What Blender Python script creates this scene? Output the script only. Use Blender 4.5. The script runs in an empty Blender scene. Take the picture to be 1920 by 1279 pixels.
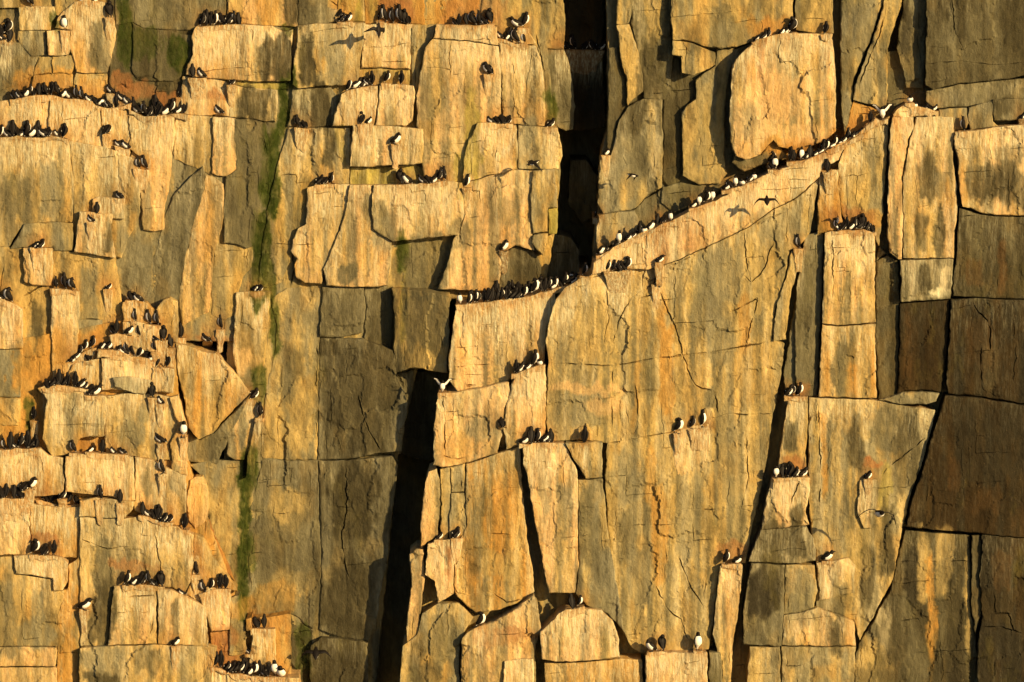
import bpy, math, random
import numpy as np
from mathutils import Vector, Matrix
from mathutils.geometry import delaunay_2d_cdt

# ---------------------------------------------------------------- camera, light, exposure
SC = bpy.context.scene
COL = SC.collection
S = 0.0145            # metres per photograph pixel on the wall
DIST = 150.0
PITCH = math.radians(7)
Z0 = 45.0
CAM = np.array([0.0, -DIST * math.cos(PITCH), Z0 + DIST * math.sin(PITCH)])
cam = bpy.data.objects.new('camera', bpy.data.cameras.new('camera'))
COL.objects.link(cam)
cam.location = CAM
cam.rotation_euler = (math.radians(90) - PITCH, 0, 0)
cam.data.sensor_width = 36.0
cam.data.lens = 36.0 * DIST / (1920 * S)
cam.data.clip_start = 1.0
cam.data.clip_end = 2000.0
SC.camera = cam

AZ, EL = math.radians(43), math.radians(17)
SUNDIR = Vector((math.sin(AZ) * math.cos(EL), -math.cos(AZ) * math.cos(EL), math.sin(EL)))
world = bpy.data.worlds.new('World')
SC.world = world
world.use_nodes = True
wn = world.node_tree
sky = wn.nodes.new('ShaderNodeTexSky')
sky.sky_type = 'NISHITA'
sky.sun_disc = False
sky.sun_elevation = EL
sky.sun_rotation = math.pi - AZ
bg = wn.nodes['Background']
bg.inputs['Strength'].default_value = 0.05
wn.links.new(sky.outputs[0], bg.inputs['Color'])
sun = bpy.data.objects.new('sun', bpy.data.lights.new('sun', 'SUN'))
COL.objects.link(sun)
sun.data.energy = 4.2
sun.data.angle = math.radians(0.5)
sun.data.color = (1.0, 0.71, 0.33)
sun.rotation_euler = SUNDIR.to_track_quat('Z', 'Y').to_euler()
SC.view_settings.view_transform = 'Standard'
SC.view_settings.look = 'None'
SC.view_settings.gamma = 1.0
SC.view_settings.use_curve_mapping = False
SC.view_settings.exposure = 0.85
LIT = np.array([1.55, 1.16, 0.64])      # what a white wall returns under this sun

# ---------------------------------------------------------------- geometry of the wall
CP, SP_ = math.cos(PITCH), math.sin(PITCH)
def P(px, py, d):
    """points of the wall: columns px, rows py (photograph units), d metres proud of the cliff plane"""
    px = np.asarray(px, float); py = np.asarray(py, float); d = np.asarray(d, float)
    k = S / DIST
    a = (px - 960) * k; b = (639.5 - py) * k
    dy = CP + b * SP_; dz = -SP_ + b * CP
    t = (-d - CAM[1]) / dy
    return np.stack([a * t, -d + 0 * t, CAM[2] + dz * t], -1)

# ---------------------------------------------------------------- noise
def _h(ix, iy, seed):
    n = (ix.astype(np.int64) * 374761393 + iy.astype(np.int64) * 668265263 + seed * 1442695041) & 0xffffffff
    n = ((n ^ (n >> 13)) * 1274126177) & 0xffffffff
    n = (n ^ (n >> 16)) & 0xffffffff
    return n / 4294967295.0
def vnoise(x, y, seed=0):
    x = np.asarray(x, float); y = np.asarray(y, float)
    ix = np.floor(x); iy = np.floor(y)
    fx = x - ix; fy = y - iy
    fx = fx * fx * (3 - 2 * fx); fy = fy * fy * (3 - 2 * fy)
    a = _h(ix, iy, seed); b = _h(ix + 1, iy, seed); c = _h(ix, iy + 1, seed); d = _h(ix + 1, iy + 1, seed)
    return (a * (1 - fx) + b * fx) * (1 - fy) + (c * (1 - fx) + d * fx) * fy
def fbm(x, y, seed=0, o=4):
    s = 0; a = 0.5; t = 0
    for i in range(o):
        s = s + a * vnoise(np.asarray(x) * 2 ** i, np.asarray(y) * 2 ** i, seed + i * 17); t += a; a *= 0.55
    return s / t * 2 - 1
def sstep(a, b, x):
    t = np.clip((x - a) / (b - a), 0, 1); return t * t * (3 - 2 * t)

# ---------------------------------------------------------------- colours (as lit in the sun, sRGB)
C = {'P': (236, 170, 86), 'C': (248, 204, 124), 'T': (208, 158, 74), 'O': (206, 136, 50), 'G': (152, 128, 76),
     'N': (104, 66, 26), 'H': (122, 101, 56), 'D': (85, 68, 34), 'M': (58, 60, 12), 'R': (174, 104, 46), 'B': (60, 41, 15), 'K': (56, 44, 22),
     'Y': (180, 146, 54), 'W': (255, 220, 140)}
def lin(c):
    c = np.array(c) / 255.0
    return np.where(c < 0.04045, c / 12.92, ((c + 0.055) / 1.055) ** 2.4)
ALB = {k: np.clip(lin(v) / LIT * (.88 if k in 'GHD' else 1), 0.006, 0.82) for k, v in C.items()}

# ---------------------------------------------------------------- rock blocks traced on the wall
# (d, colour, wash 0..1, points, [slope_x, slope_y])
BL = []
def B(d, col, wash, *pts, sx=0, sy=0, relief=1.0, var=1.0):
    q = [(pts[i], pts[i + 1]) for i in range(0, len(pts), 2)]
    BL.append(dict(d=d, col=col, wash=wash, pts=q, sx=sx, sy=sy, relief=relief, var=var))
# --- great panels of the left massif
B(.12,'G',0, -60,-60, 216,-60, 216,190, 100,200, -60,200)
B(.3,'D',0, 205,-60, 380,-60, 372,160, 350,225, 235,225, 205,180)
B(.28,'G',0, 340,-60, 560,-60, 760,300, 745,870, 736,960, 700,1340, 380,1340, 420,900, 440,150, 345,140, relief=1.3)
B(.30,'T',0, 540,-60, 1012,-60, 1040,240, 1052,320, 1040,440, 1020,545, 845,560, 780,700, 745,860, 600,870, 540,400, relief=1.2)
B(.45,'G',.1, 200,400, 250,280, 330,290, 400,320, 440,330, 470,560, 450,640, 330,640, 200,640)
B(.8,'T',.1, -60,460, 45,465, 140,473, 216,483, 228,560, 235,650, 190,760, 20,830, -60,830)
B(.95,'O',0, 20,640, 235,600, 330,640, 345,900, 120,930, -60,930, -60,760)
B(1.2,'O',.2, -60,880, 350,860, 400,1000, 440,1110, 460,1200, 440,1340, -60,1340)
# --- top left
B(.35,'T',.5, -60,-60, 36,-60, 36,14, -60,16)
B(.34,'T',.7, 36,13, 70,12, 102,13, 104,28, 96,42, 95,56, 36,57)
B(.30,'T',.3, 100,-60, 165,-60, 160,5, 112,30, 104,28, 102,10)
B(.26,'G',.2, 34,58, 62,57, 84,57, 87,80, 85,104, 60,106, 34,82)
B(.22,'H',.3, -60,78, 34,80, 74,105, 66,124, 62,142, 28,160, -60,196)
B(.46,'P',.9, 88,58, 108,56, 130,57, 132,90, 129,103, 108,105, 90,103)
B(.40,'P',.8, 112,28, 140,4, 165,-2, 205,6, 209,24, 215,40, 218,60, 210,108, 200,137, 160,137, 142,135, 138,112, 131,92, 130,56, 104,52, 106,40)
B(.33,'T',.1, 98,105, 138,104, 141,118, 134,138, 100,136, 96,112)
B(.26,'G',.1, 74,107, 98,105, 100,137, 136,138, 136,166, 60,166, 62,142, 68,124)
B(.30,'T',.2, 142,137, 170,138, 200,139, 202,160, 198,180, 184,186, 138,170, 138,150)
B(.36,'H',.2, 216,-60, 424,-60, 424,30, 420,47, 384,52, 371,57, 340,56, 305,54, 269,53, 250,41, 216,48, relief=1.2)
B(.42,'P',.3, 428,-60, 558,-60, 559,51, 510,48, 455,45, 424,46, 427,20)
B(.38,'D',.1, 248,42, 268,54, 320,58, 342,64, 361,66, 361,100, 348,124, 346,140, 326,153, 300,153, 255,150, 247,130, 250,80)
# --- first bird ledge of the upper left
B(.55,'P',.5, -60,192, 0,190, 22,188, 50,181, 76,182, 79,210, 77,246, 30,262, -60,264, sx=.0008)
B(.5,'O',.2, 79,190, 93,190, 92,240, 78,245)
B(.60,'P',.6, 93,187, 120,186, 140,186, 160,188, 173,190, 185,203, 190,235, 197,278, 160,270, 125,264, 92,258, 91,220)
B(.56,'O',.5, 187,203, 212,205, 236,208, 242,217, 243,292, 216,284, 197,275, 190,235)
B(.62,'P',.9, 242,217, 282,218, 326,216, 329,250, 322,300, 319,345, 310,380, 307,432, 288,434, 268,431, 263,350, 262,292, 244,280)
B(.50,'T',.6, 328,217, 346,215, 372,217, 398,219, 400,260, 399,332, 384,322, 345,306, 326,300)
B(.47,'P',.8, 343,143, 370,147, 400,147, 432,155, 432,180, 430,218, 400,216, 372,217, 340,214, 339,170)
B(.45,'T',.5, 432,158, 460,166, 490,166, 520,169, 521,200, 517,228, 495,227, 472,222, 430,219)
B(.34,'Y',.2, 378,147, 400,148, 470,152, 542,157, 541,168, 500,168, 460,166, 435,157)
B(.60,'P',.9, 369,49, 384,52, 420,47, 455,46, 485,48, 511,49, 530,60, 550,56, 547,90, 544,152, 520,153, 480,153, 430,149, 395,147, 365,143, 349,140, 352,122, 362,102, 360,66)
# --- second ledge, tall face under it
B(.76,'T',.6, -60,258, 0,257, 30,258, 75,259, 130,264, 133,300, 139,340, 136,418, 100,417, 46,420, 30,440, 16,464, -60,470)
B(.74,'T',.8, 130,265, 160,270, 196,276, 218,284, 232,290, 262,300, 264,345, 262,405, 250,432, 240,450, 228,484, 190,478, 140,472, 137,419, 138,340)
B(.95,'P',.8, 173,373, 182,369, 210,371, 234,374, 233,411, 212,410, 173,396)
B(1.05,'P',.9, 149,397, 170,397, 211,402, 209,430, 216,483, 185,479, 164,475, 140,473, 143,440)
B(.88,'G',.1, 45,420, 100,417, 137,419, 137,470, 98,471, 98,465, 45,463, 20,466)
B(1.0,'P',.9, 45,465, 70,464, 98,466, 99,500, 97,536, 60,535, 44,528)
B(1.05,'P',.9, 97,542, 120,542, 149,547, 150,580, 147,625, 141,700, 122,735, 100,724, 96,620)
B(1.1,'P',.9, -60,560, 2,560, 20,566, 42,578, 44,610, 43,654, -60,654)
B(1.05,'G',.1, -60,656, 42,656, 43,690, 41,722, 38,745, 0,744, -60,744)
B(1.0,'T',.2, -60,746, 39,747, 38,775, 35,798, 0,799, -60,798)
B(.9,'G',.3, 145,600, 192,600, 194,640, 180,660, 140,700, 143,640)
# grey leaning columns
B(.56,'H',.3, 302,432, 322,370, 345,345, 380,312, 387,330, 376,380, 360,425, 348,480, 335,562, 310,605, 290,590, 274,560, 280,500, 292,470, sx=.002)
B(.66,'P',.5, 388,330, 402,332, 419,345, 421,380, 418,420, 408,450, 400,480, 398,530, 392,585, 360,600, 341,610, 335,562, 348,480, 362,420, sx=.001)
B(.62,'H',.1, 440,223, 470,223, 498,232, 506,280, 492,322, 490,350, 480,395, 479,430, 475,461, 462,466, 445,458, 420,455, 419,400, 424,330, 444,318, sx=-.001)
B(.64,'P',.7, 399,220, 430,220, 443,223, 444,318, 424,330, 410,330, 398,326)
B(.5,'T',.2, 402,457, 430,458, 475,462, 472,500, 455,520, 448,545, 442,590, 420,600, 398,590, 396,520)
B(.62,'T',.9, 443,549, 465,547, 490,546, 507,548, 506,575, 500,640, 496,680, 484,712, 466,738, 448,720, 436,660, 440,600, sx=-.001)
# --- centre top
B(.4,'H',.5, 558,-60, 613,-60, 615,14, 633,18, 634,40, 610,44, 590,44, 560,48)
B(.34,'Y',.3, 634,-60, 680,-60, 683,-10, 684,41, 660,41, 634,43)
B(.33,'O',.1, 684,-60, 797,-60, 796,45, 740,46, 684,44)
B(.6,'T',.7, 558,49, 590,45, 640,44, 686,44, 683,70, 677,100, 674,130, 672,158, 640,160, 600,162, 560,166, 548,160, 550,120, 556,90)
B(.52,'P',.9, 686,46, 720,45, 770,47, 771,90, 770,130, 755,129, 715,126, 678,128, 680,90)
B(.42,'T',.4, 772,48, 817,46, 812,72, 798,92, 789,120, 784,160, 780,184, 773,182, 772,110)
B(.38,'Y',.2, 672,131, 714,128, 768,131, 769,162, 700,164, 668,162)
B(.7,'P',.9, 640,178, 650,170, 680,164, 708,161, 708,190, 704,215, 700,236, 665,236, 624,235, 630,205)
B(.72,'P',.9, 712,161, 742,158, 775,161, 778,176, 775,205, 773,225, 762,236, 735,236, 703,236, 709,200)
B(.42,'H',.4, 548,167, 585,166, 620,164, 634,184, 629,205, 624,236, 600,239, 562,239, 540,238, 545,200)
B(.42,'T',.5, 541,240, 600,240, 625,238, 656,241, 658,262, 655,310, 654,344, 600,345, 582,350, 577,380, 572,425, 552,460, 545,485, 527,530, 500,540, 484,535, 490,470, 500,400, 520,310, relief=1.3, sx=.0008)
B(.76,'P',.9, 662,236, 690,235, 735,237, 794,241, 794,270, 792,305, 775,309, 735,310, 690,312, 656,311, 658,280)
B(.4,'Y',.2, 656,313, 700,314, 752,312, 780,310, 860,345, 800,348, 740,350, 656,347)
B(.66,'P',.9, 577,352, 600,346, 655,345, 653,368, 648,395, 637,427, 628,455, 618,485, 608,505, 604,532, 570,530, 556,520, 552,500, 556,485, 545,470, 550,450, 560,428, 574,420)
B(.86,'P',1.0, 747,347, 800,344, 845,340, 868,343, 872,370, 870,402, 859,441, 830,443, 800,446, 765,451, 736,453, 716,442, 700,430, 697,390, 700,347)
B(.72,'P',.7, 656,346, 698,347, 697,390, 701,431, 734,455, 733,500, 727,535, 690,537, 650,538, 612,535, 608,505, 620,475, 638,428, 650,390)
# pinkish tall boulder
B(.74,'P',.5, 818,46, 860,47, 900,48, 931,51, 934,85, 870,75, 813,72)
B(.70,'P',.6, 812,74, 870,77, 934,87, 938,110, 940,150, 938,235, 916,232, 893,231, 880,262, 872,290, 869,342, 830,342, 796,343, 790,300, 782,232, 781,180, 790,126, 797,90)
B(.66,'P',.8, 936,82, 965,84, 1004,86, 1014,112, 1020,150, 1022,190, 1022,236, 990,235, 970,232, 942,230, 941,150)
B(.86,'P',1.0, 895,231, 930,230, 968,235, 971,270, 970,318, 940,325, 912,330, 868,344, 870,300, 878,266)
B(.76,'T',.5, 972,236, 1000,236, 1022,238, 1046,240, 1050,262, 1054,292, 1048,316, 1010,317, 972,316)
B(.3,'O',.1, 797,-60, 903,-60, 901,20, 900,47, 860,46, 797,46)
B(.33,'T',.1, 905,-60, 930,-60, 932,48, 902,48)
B(.26,'T',.2, 933,-60, 1000,-60, 1003,30, 1000,60, 1004,84, 970,82, 936,80)
B(.55,'P',.3, 966,54, 985,52, 996,66, 1006,82, 986,83, 962,80)
B(.16,'G',.1, 1002,-60, 1050,-60, 1060,40, 1058,92, 1010,90, 1003,55)
B(-.5,'K',0, 1050,-60, 1132,-60, 1132,40, 1128,95, 1058,92, 1060,40)  # upper chasm: part of its shade is put into this dark colour
B(-.55,'K',.1, 1050,92, 1128,96, 1130,130, 1134,240, 1100,243, 1056,245)  # same chasm shade, darkened by colour as well as by depth
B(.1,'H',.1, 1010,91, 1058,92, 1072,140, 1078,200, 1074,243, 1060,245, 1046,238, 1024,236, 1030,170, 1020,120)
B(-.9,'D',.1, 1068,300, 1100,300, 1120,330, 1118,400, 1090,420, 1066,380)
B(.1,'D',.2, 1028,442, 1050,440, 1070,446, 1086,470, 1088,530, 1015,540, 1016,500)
B(.76,'P',.6, 869,345, 912,332, 960,318, 1000,320, 994,360, 997,400, 998,438, 1002,470, 966,460, 941,475, 938,510, 934,545, 890,544, 820,542, 838,500, 850,450, 862,430, 872,402, relief=1.3)
B(.86,'T',.4, 1000,320, 1020,318, 1040,317, 1045,360, 1045,388, 1028,390, 1026,435, 1000,437, 995,400, 995,350)
B(.55,'D',.1, 942,476, 966,462, 1000,471, 1014,495, 1016,515, 1010,542, 975,545, 936,545, 938,510)
B(.90,'T',.2, 1000,440, 1027,438, 1026,458, 1018,479, 1006,468, 998,455)
B(.7,'Y',.1, 1029,392, 1045,390, 1044,438, 1029,438)
# --- centre below
B(.5,'H',.2, 605,538, 645,539, 682,538, 685,570, 683,600, 680,624, 660,627, 640,633, 600,631, 602,590)
B(.38,'H',.2, 684,539, 734,541, 736,600, 735,655, 700,648, 682,636, 686,590)
B(.36,'T',.2, 508,560, 540,540, 604,536, 602,590, 599,640, 597,700, 596,760, 594,862, 540,861, 490,860, 492,800, 498,740, 512,670, 520,620, relief=1.4, sx=.0005)
B(.66,'H',.2, 601,634, 640,635, 680,636, 736,657, 745,700, 765,760, 752,845, 708,850, 660,860, 597,862, 597,740, relief=1.4, sx=.003)
B(1.12,'T',.1, 736,540, 790,546, 842,556, 842,640, 838,700, 800,694, 770,690, 738,700, 740,620, sx=.007)
B(-.4,'D',.1, 764,700, 800,696, 845,702, 838,740, 828,800, 825,862, 790,862, 746,850, 752,780)
B(.5,'H',.1, 738,702, 776,694, 766,740, 756,790, 750,852, 742,850, 738,780)
B(.34,'H',.2, 492,863, 540,863, 596,864, 598,960, 602,1050, 600,1110, 592,1150, 586,1180, 548,1152, 500,1156, 462,1158, 456,1100, 466,960, relief=1.4, sx=.0005)
B(.72,'H',.15, 598,865, 660,863, 735,856, 745,872, 741,920, 735,960, 724,1060, 712,1120, 704,1180, 690,1202, 640,1196, 600,1180, 604,1050, relief=1.3, sx=.0035)
B(.8,'D',.2, 584,1210, 600,1196, 640,1198, 689,1206, 690,1340, 586,1340, 580,1250, sx=.003)
B(.31,'D',0, 545,1152, 588,1183, 584,1210, 580,1250, 586,1340, 540,1340)
# --- lower left pyramid of ledges
B(1.1,'O',.4, 230,566, 250,562, 276,568, 290,582, 302,606, 270,606, 232,603, 228,580)
B(1.2,'P',.6, 231,604, 262,604, 296,612, 300,635, 300,662, 262,655, 230,640)
B(1.05,'T',.3, 306,562, 318,558, 333,566, 334,600, 333,642, 301,640, 300,606, 291,582)
B(1.15,'O',.3, 128,700, 135,684, 160,676, 189,672, 190,700, 190,732, 160,736, 136,728)
B(1.3,'P',.8, 191,673, 215,669, 250,669, 280,673, 286,690, 285,704, 278,736, 240,732, 210,730, 191,732)
B(1.45,'G',.3, 211,708, 240,706, 262,708, 283,713, 284,722, 271,739, 256,738, 238,733, 214,725)
B(1.35,'P',.7, 287,689, 305,690, 327,692, 327,715, 326,737, 300,735, 279,736, 285,704)
B(1.38,'P',.5, 183,656, 208,657, 206,670, 183,671)
B(1.02,'O',.45, 330,645, 355,650, 380,660, 405,663, 440,700, 469,736, 455,752, 440,765, 418,790, 400,812, 372,823, 352,802, 345,742, 334,700, relief=1.3)
B(.78,'G',.1, 470,740, 458,765, 440,800, 425,830, 408,870, 380,868, 352,866, 350,806, 372,825, 402,812, sx=.004)
B(1.5,'T',.7, 72,728, 88,722, 105,724, 165,742, 201,744, 199,780, 195,818, 188,819, 168,818, 150,821, 140,842, 128,852, 100,855, 90,845, 80,822, 84,780, 88,750, sx=.0005)
B(1.46,'P',.5, 105,722, 140,726, 166,734, 166,742, 140,740, 108,736)
B(1.35,'T',.7, 201,743, 240,738, 285,739, 326,746, 335,760, 334,800, 330,822, 318,832, 320,862, 290,863, 250,855, 200,850, 196,818)
B(1.6,'P',.9, -60,848, 0,845, 40,842, 75,841, 92,853, 118,859, 121,900, 118,926, 80,930, 40,934, -60,936)
B(1.7,'P',1.0, 123,857, 150,851, 200,852, 250,857, 252,900, 253,938, 236,940, 200,930, 160,926, 123,922)
B(1.6,'P',.8, 253,858, 285,863, 318,880, 349,892, 350,930, 347,985, 322,986, 300,982, 270,965, 253,957)
B(1.85,'T',.5, 150,940, 180,933, 210,937, 254,941, 250,955, 235,971, 190,970, 148,968)
B(1.75,'P',.9, -60,940, 20,937, 55,943, 56,990, 57,1042, 20,1041, -60,1040)
B(1.64,'O',.6, 56,946, 100,950, 148,952, 149,1000, 146,1045, 100,1044, 58,1043)
B(2.0,'P',.9, 26,1044, 60,1040, 90,1042, 118,1046, 127,1056, 127,1090, 118,1106, 100,1108, 98,1085, 60,1078, 30,1076)
B(1.86,'T',.2, -60,1043, 24,1045, 30,1077, 98,1087, 100,1109, 127,1106, 112,1140, 106,1160, 108,1212, 60,1213, -60,1211)
B(1.96,'P',.3, -60,1214, 60,1214, 107,1214, 105,1250, 50,1249, -60,1250)
B(1.9,'P',.3, -60,1252, 50,1252, 107,1252, 107,1340, -60,1340)
B(1.7,'O',.5, 128,1060, 146,1047, 150,1000, 152,1100, 148,1214, 148,1340, 108,1340, 108,1214, 107,1160, 112,1140, 128,1100)
B(1.8,'T',.7, 150,970, 190,972, 235,973, 270,968, 300,985, 330,988, 363,1002, 362,1040, 360,1085, 346,1112, 320,1101, 212,1099, 205,1160, 200,1212, 150,1212, relief=1.3)
B(2.0,'P',.9, 213,1099, 250,1098, 294,1102, 292,1150, 294,1207, 250,1207, 202,1210, 208,1150)
B(2.02,'P',.7, 296,1103, 320,1106, 350,1120, 387,1138, 389,1180, 390,1212, 340,1209, 296,1207)
B(2.06,'T',.4, 149,1216, 200,1212, 300,1209, 390,1213, 400,1260, 400,1340, 149,1340, relief=1.4)
B(1.5,'P',.5, 319,745, 335,742, 350,800, 351,892, 322,884, 320,832, 334,800)
B(1.3,'P',.3, 356,900, 366,894, 380,893, 388,910, 392,928, 391,950, 390,972, 378,985, 366,992, 354,975, 350,940)
B(1.65,'O',.3, 364,1001, 380,1008, 396,1040, 412,1062, 430,1082, 448,1110, 430,1105, 400,1100, 386,1100, 387,1136, 348,1114, 362,1085)
B(1.8,'P',.5, 387,1101, 405,1102, 430,1105, 433,1130, 430,1180, 396,1184, 390,1160)
B(1.6,'T',.3, 432,1120, 449,1116, 454,1135, 459,1160, 463,1222, 440,1230, 430,1228, 431,1182)
B(1.5,'R',.1, 394,1185, 430,1182, 464,1222, 466,1260, 400,1252)
B(2.1,'P',.6, 424,1263, 470,1268, 520,1270, 561,1272, 562,1340, 426,1340)
B(2.04,'T',.4, 389,1211, 404,1215, 404,1250, 424,1258, 426,1340, 400,1340)
B(1.7,'O',.7, 474,1182, 495,1178, 516,1179, 517,1240, 516,1274, 468,1272, 468,1230)
B(1.75,'O',.2, 461,1162, 472,1158, 473,1180, 463,1183)
B(1.2,'O',.1, 458,1160, 500,1157, 545,1152, 546,1275, 516,1276, 462,1268)
B(1.1,'T',.3, 482,783, 492,775, 486,820, 478,860, 474,893, 461,896, 464,860, 472,815, sx=.003)
B(.9,'P',.5, 457,746, 475,744, 494,746, 490,775, 480,812, 468,840, 458,862, 440,862, 425,852, 428,820, 438,795)
B(.72,'G',.1, 355,872, 400,864, 456,862, 455,900, 462,940, 456,1000, 452,1060, 449,1108, 420,1070, 396,1040, 392,960, 380,892)
B(1.1,'R',0, 352,990, 392,975, 400,1000, 425,1050, 440,1090, 396,1040)

# --- right massif: deep base, then the upper set-back wall
B(1.05,'H',.1, 1138,-60, 1990,-60, 1990,300, 1640,260, 1120,520, 1112,470, 1120,400, 1126,290, 1140,240)
B(1.35,'H',0, 1640,100, 1990,60, 1990,1345, 1395,1345, 1500,800, 1560,300)
B(1.3,'G',0, 1070,575, 1110,520, 1640,240, 1560,700, 1480,1340, 770,1340, 785,1050, 810,950, 835,870, 832,760, 960,730, 1026,690, 1040,620)
B(1.34,'T',.2, 1157,-60, 1190,-60, 1186,10, 1180,44, 1168,47, 1156,45)
B(1.38,'T',.3, 1157,47, 1180,46, 1188,70, 1196,92, 1203,130, 1206,172, 1190,184, 1177,198, 1175,150, 1165,115)
B(1.2,'D',.1, 1142,90, 1156,88, 1160,125, 1172,150, 1174,195, 1160,225, 1146,290, 1136,288, 1141,180)
B(1.24,'H',.5, 1191,-60, 1257,-60, 1259,20, 1256,62, 1262,105, 1258,140, 1257,176, 1245,187, 1208,186, 1203,140, 1196,92, 1184,44, relief=1.4)
B(1.32,'G',.3, 1162,225, 1178,200, 1206,186, 1241,187, 1243,240, 1243,310, 1241,352, 1215,364, 1208,372, 1192,391, 1160,396, 1130,402, 1122,380, 1123,330, 1127,290, 1146,290, relief=1.3)
B(1.14,'D',.1, 1244,182, 1259,140, 1263,108, 1275,112, 1278,136, 1300,150, 1305,180, 1281,200, 1277,240, 1276,340, 1255,352, 1244,340)
B(1.46,'T',.2, 1260,-60, 1480,-60, 1487,4, 1488,46, 1450,66, 1408,79, 1380,88, 1350,91, 1320,86, 1290,76, 1262,75, 1258,40)
B(1.56,'T',.1, 1262,77, 1290,79, 1318,89, 1341,100, 1341,122, 1320,133, 1300,141, 1279,137, 1278,106, 1261,104)
B(1.34,'G',.1, 1343,93, 1380,91, 1410,82, 1386,100, 1374,120, 1362,160, 1359,220, 1358,290, 1362,326, 1350,345, 1310,346, 1281,330, 1279,210, 1290,196, 1306,186, 1304,150, 1322,136, 1342,124)
B(1.22,'H',.1, 1120,402, 1192,393, 1208,374, 1243,354, 1277,342, 1300,350, 1360,340, 1380,330, 1370,352, 1200,440, 1115,500, 1117,450)
B(1.42,'G',.2, 1122,404, 1160,398, 1190,396, 1197,410, 1194,432, 1180,445, 1140,460, 1120,480, 1118,440)
B(1.3,'H',0, 1243,352, 1276,343, 1330,352, 1362,342, 1360,352, 1330,372, 1262,400, 1240,380)
B(1.85,'P',.9, 1372,132, 1380,112, 1400,92, 1420,73, 1440,68, 1470,62, 1515,63, 1560,64, 1564,100, 1567,160, 1568,246, 1550,262, 1528,271, 1495,282, 1460,275, 1450,262, 1425,290, 1398,300, 1378,292, 1370,262, 1368,220, 1371,180, relief=1.3)
B(1.6,'H',0, 1376,292, 1400,300, 1428,290, 1450,262, 1470,285, 1480,295, 1450,302, 1395,322, 1374,305)
B(1.5,'T',.1, 1490,-60, 1562,-60, 1562,63, 1530,62, 1492,56)
B(1.5,'G',.2, 1577,-60, 1664,-60, 1660,-10, 1650,20, 1630,80, 1600,150, 1598,185, 1592,220, 1584,262, 1578,200, 1576,100, relief=1.3)
B(1.66,'T',.3, 1667,-60, 1696,-60, 1690,10, 1672,60, 1664,90, 1664,140, 1664,188, 1658,206, 1630,196, 1600,187, 1604,160, 1634,82, 1655,20)
B(1.5,'O',.1, 1600,189, 1630,200, 1650,210, 1625,235, 1600,250, 1582,264, 1590,225)
B(1.2,'K',0, 1664,60, 1690,20, 1700,60, 1690,140, 1700,180, 1668,200, 1660,150)
B(1.45,'H',.1, 1696,-60, 1736,-60, 1736,60, 1734,130, 1730,165, 1700,164, 1692,130, 1682,90, 1686,50, 1694,20, sx=-.0, relief=1.6)
B(1.95,'D',.2, 1736,-60, 1990,-60, 1990,140, 1920,142, 1890,148, 1850,152, 1800,156, 1772,162, 1750,168, 1736,160, 1738,60)
B(1.8,'H',.2, 1738,170, 1772,165, 1800,158, 1850,154, 1890,150, 1990,143, 1990,184, 1880,186, 1810,200, 1750,202, 1736,190)
B(1.86,'G',.1, 1760,205, 1812,202, 1816,230, 1812,240, 1786,246, 1762,236)
B(1.9,'H',.1, 1862,186, 1990,186, 1990,224, 1864,226, 1862,206)
B(1.86,'G',.2, 1816,202, 1862,188, 1862,228, 1872,236, 1820,244, 1815,225)
B(2.0,'P',.7, 1674,216, 1684,204, 1700,195, 1742,204, 1757,210, 1758,216, 1716,218, 1674,220)
B(2.16,'P',.9, 1673,220, 1712,219, 1712,240, 1704,262, 1696,300, 1690,332, 1693,400, 1691,486, 1684,486, 1668,474, 1664,440, 1666,330, 1668,262)
B(2.06,'P',1.0, 1717,220, 1758,218, 1786,220, 1789,246, 1786,300, 1794,345, 1795,400, 1790,440, 1788,484, 1740,484, 1694,484, 1694,400, 1693,332, 1708,262, relief=1.2)
B(2.2,'P',1.0, 1790,248, 1812,246, 1840,244, 1870,238, 1900,236, 1990,226, 1990,404, 1960,405, 1900,404, 1850,402, 1825,392, 1806,388, 1799,350, 1796,300, 1790,270, relief=1.2)
B(2.1,'D',.2, 1800,392, 1850,405, 1900,407, 1990,408, 1990,558, 1890,560, 1830,557, 1788,554, 1786,540, 1794,480, 1798,430)
B(2.15,'H',.5, 1688,489, 1740,487, 1787,486, 1786,520, 1782,560, 1740,562, 1688,566, 1690,530)
B(1.82,'D',.2, 1643,490, 1664,480, 1684,490, 1685,567, 1684,650, 1682,738, 1662,748, 1648,748, 1642,640)
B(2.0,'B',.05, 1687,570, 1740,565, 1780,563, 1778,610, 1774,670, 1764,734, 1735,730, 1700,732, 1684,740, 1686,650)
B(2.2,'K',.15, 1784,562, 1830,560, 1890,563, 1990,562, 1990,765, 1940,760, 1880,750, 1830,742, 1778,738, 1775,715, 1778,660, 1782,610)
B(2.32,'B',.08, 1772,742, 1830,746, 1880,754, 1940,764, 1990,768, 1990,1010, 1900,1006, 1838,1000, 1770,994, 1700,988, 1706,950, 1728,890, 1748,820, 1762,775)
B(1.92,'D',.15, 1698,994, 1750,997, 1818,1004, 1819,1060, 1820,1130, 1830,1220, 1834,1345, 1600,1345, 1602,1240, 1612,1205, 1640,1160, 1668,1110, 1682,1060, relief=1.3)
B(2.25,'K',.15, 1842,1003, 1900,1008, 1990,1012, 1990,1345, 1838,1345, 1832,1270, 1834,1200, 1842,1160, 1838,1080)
B(2.1,'D',.1, 1822,1005, 1839,1004, 1837,1080, 1840,1150, 1828,1190, 1822,1130)
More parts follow.
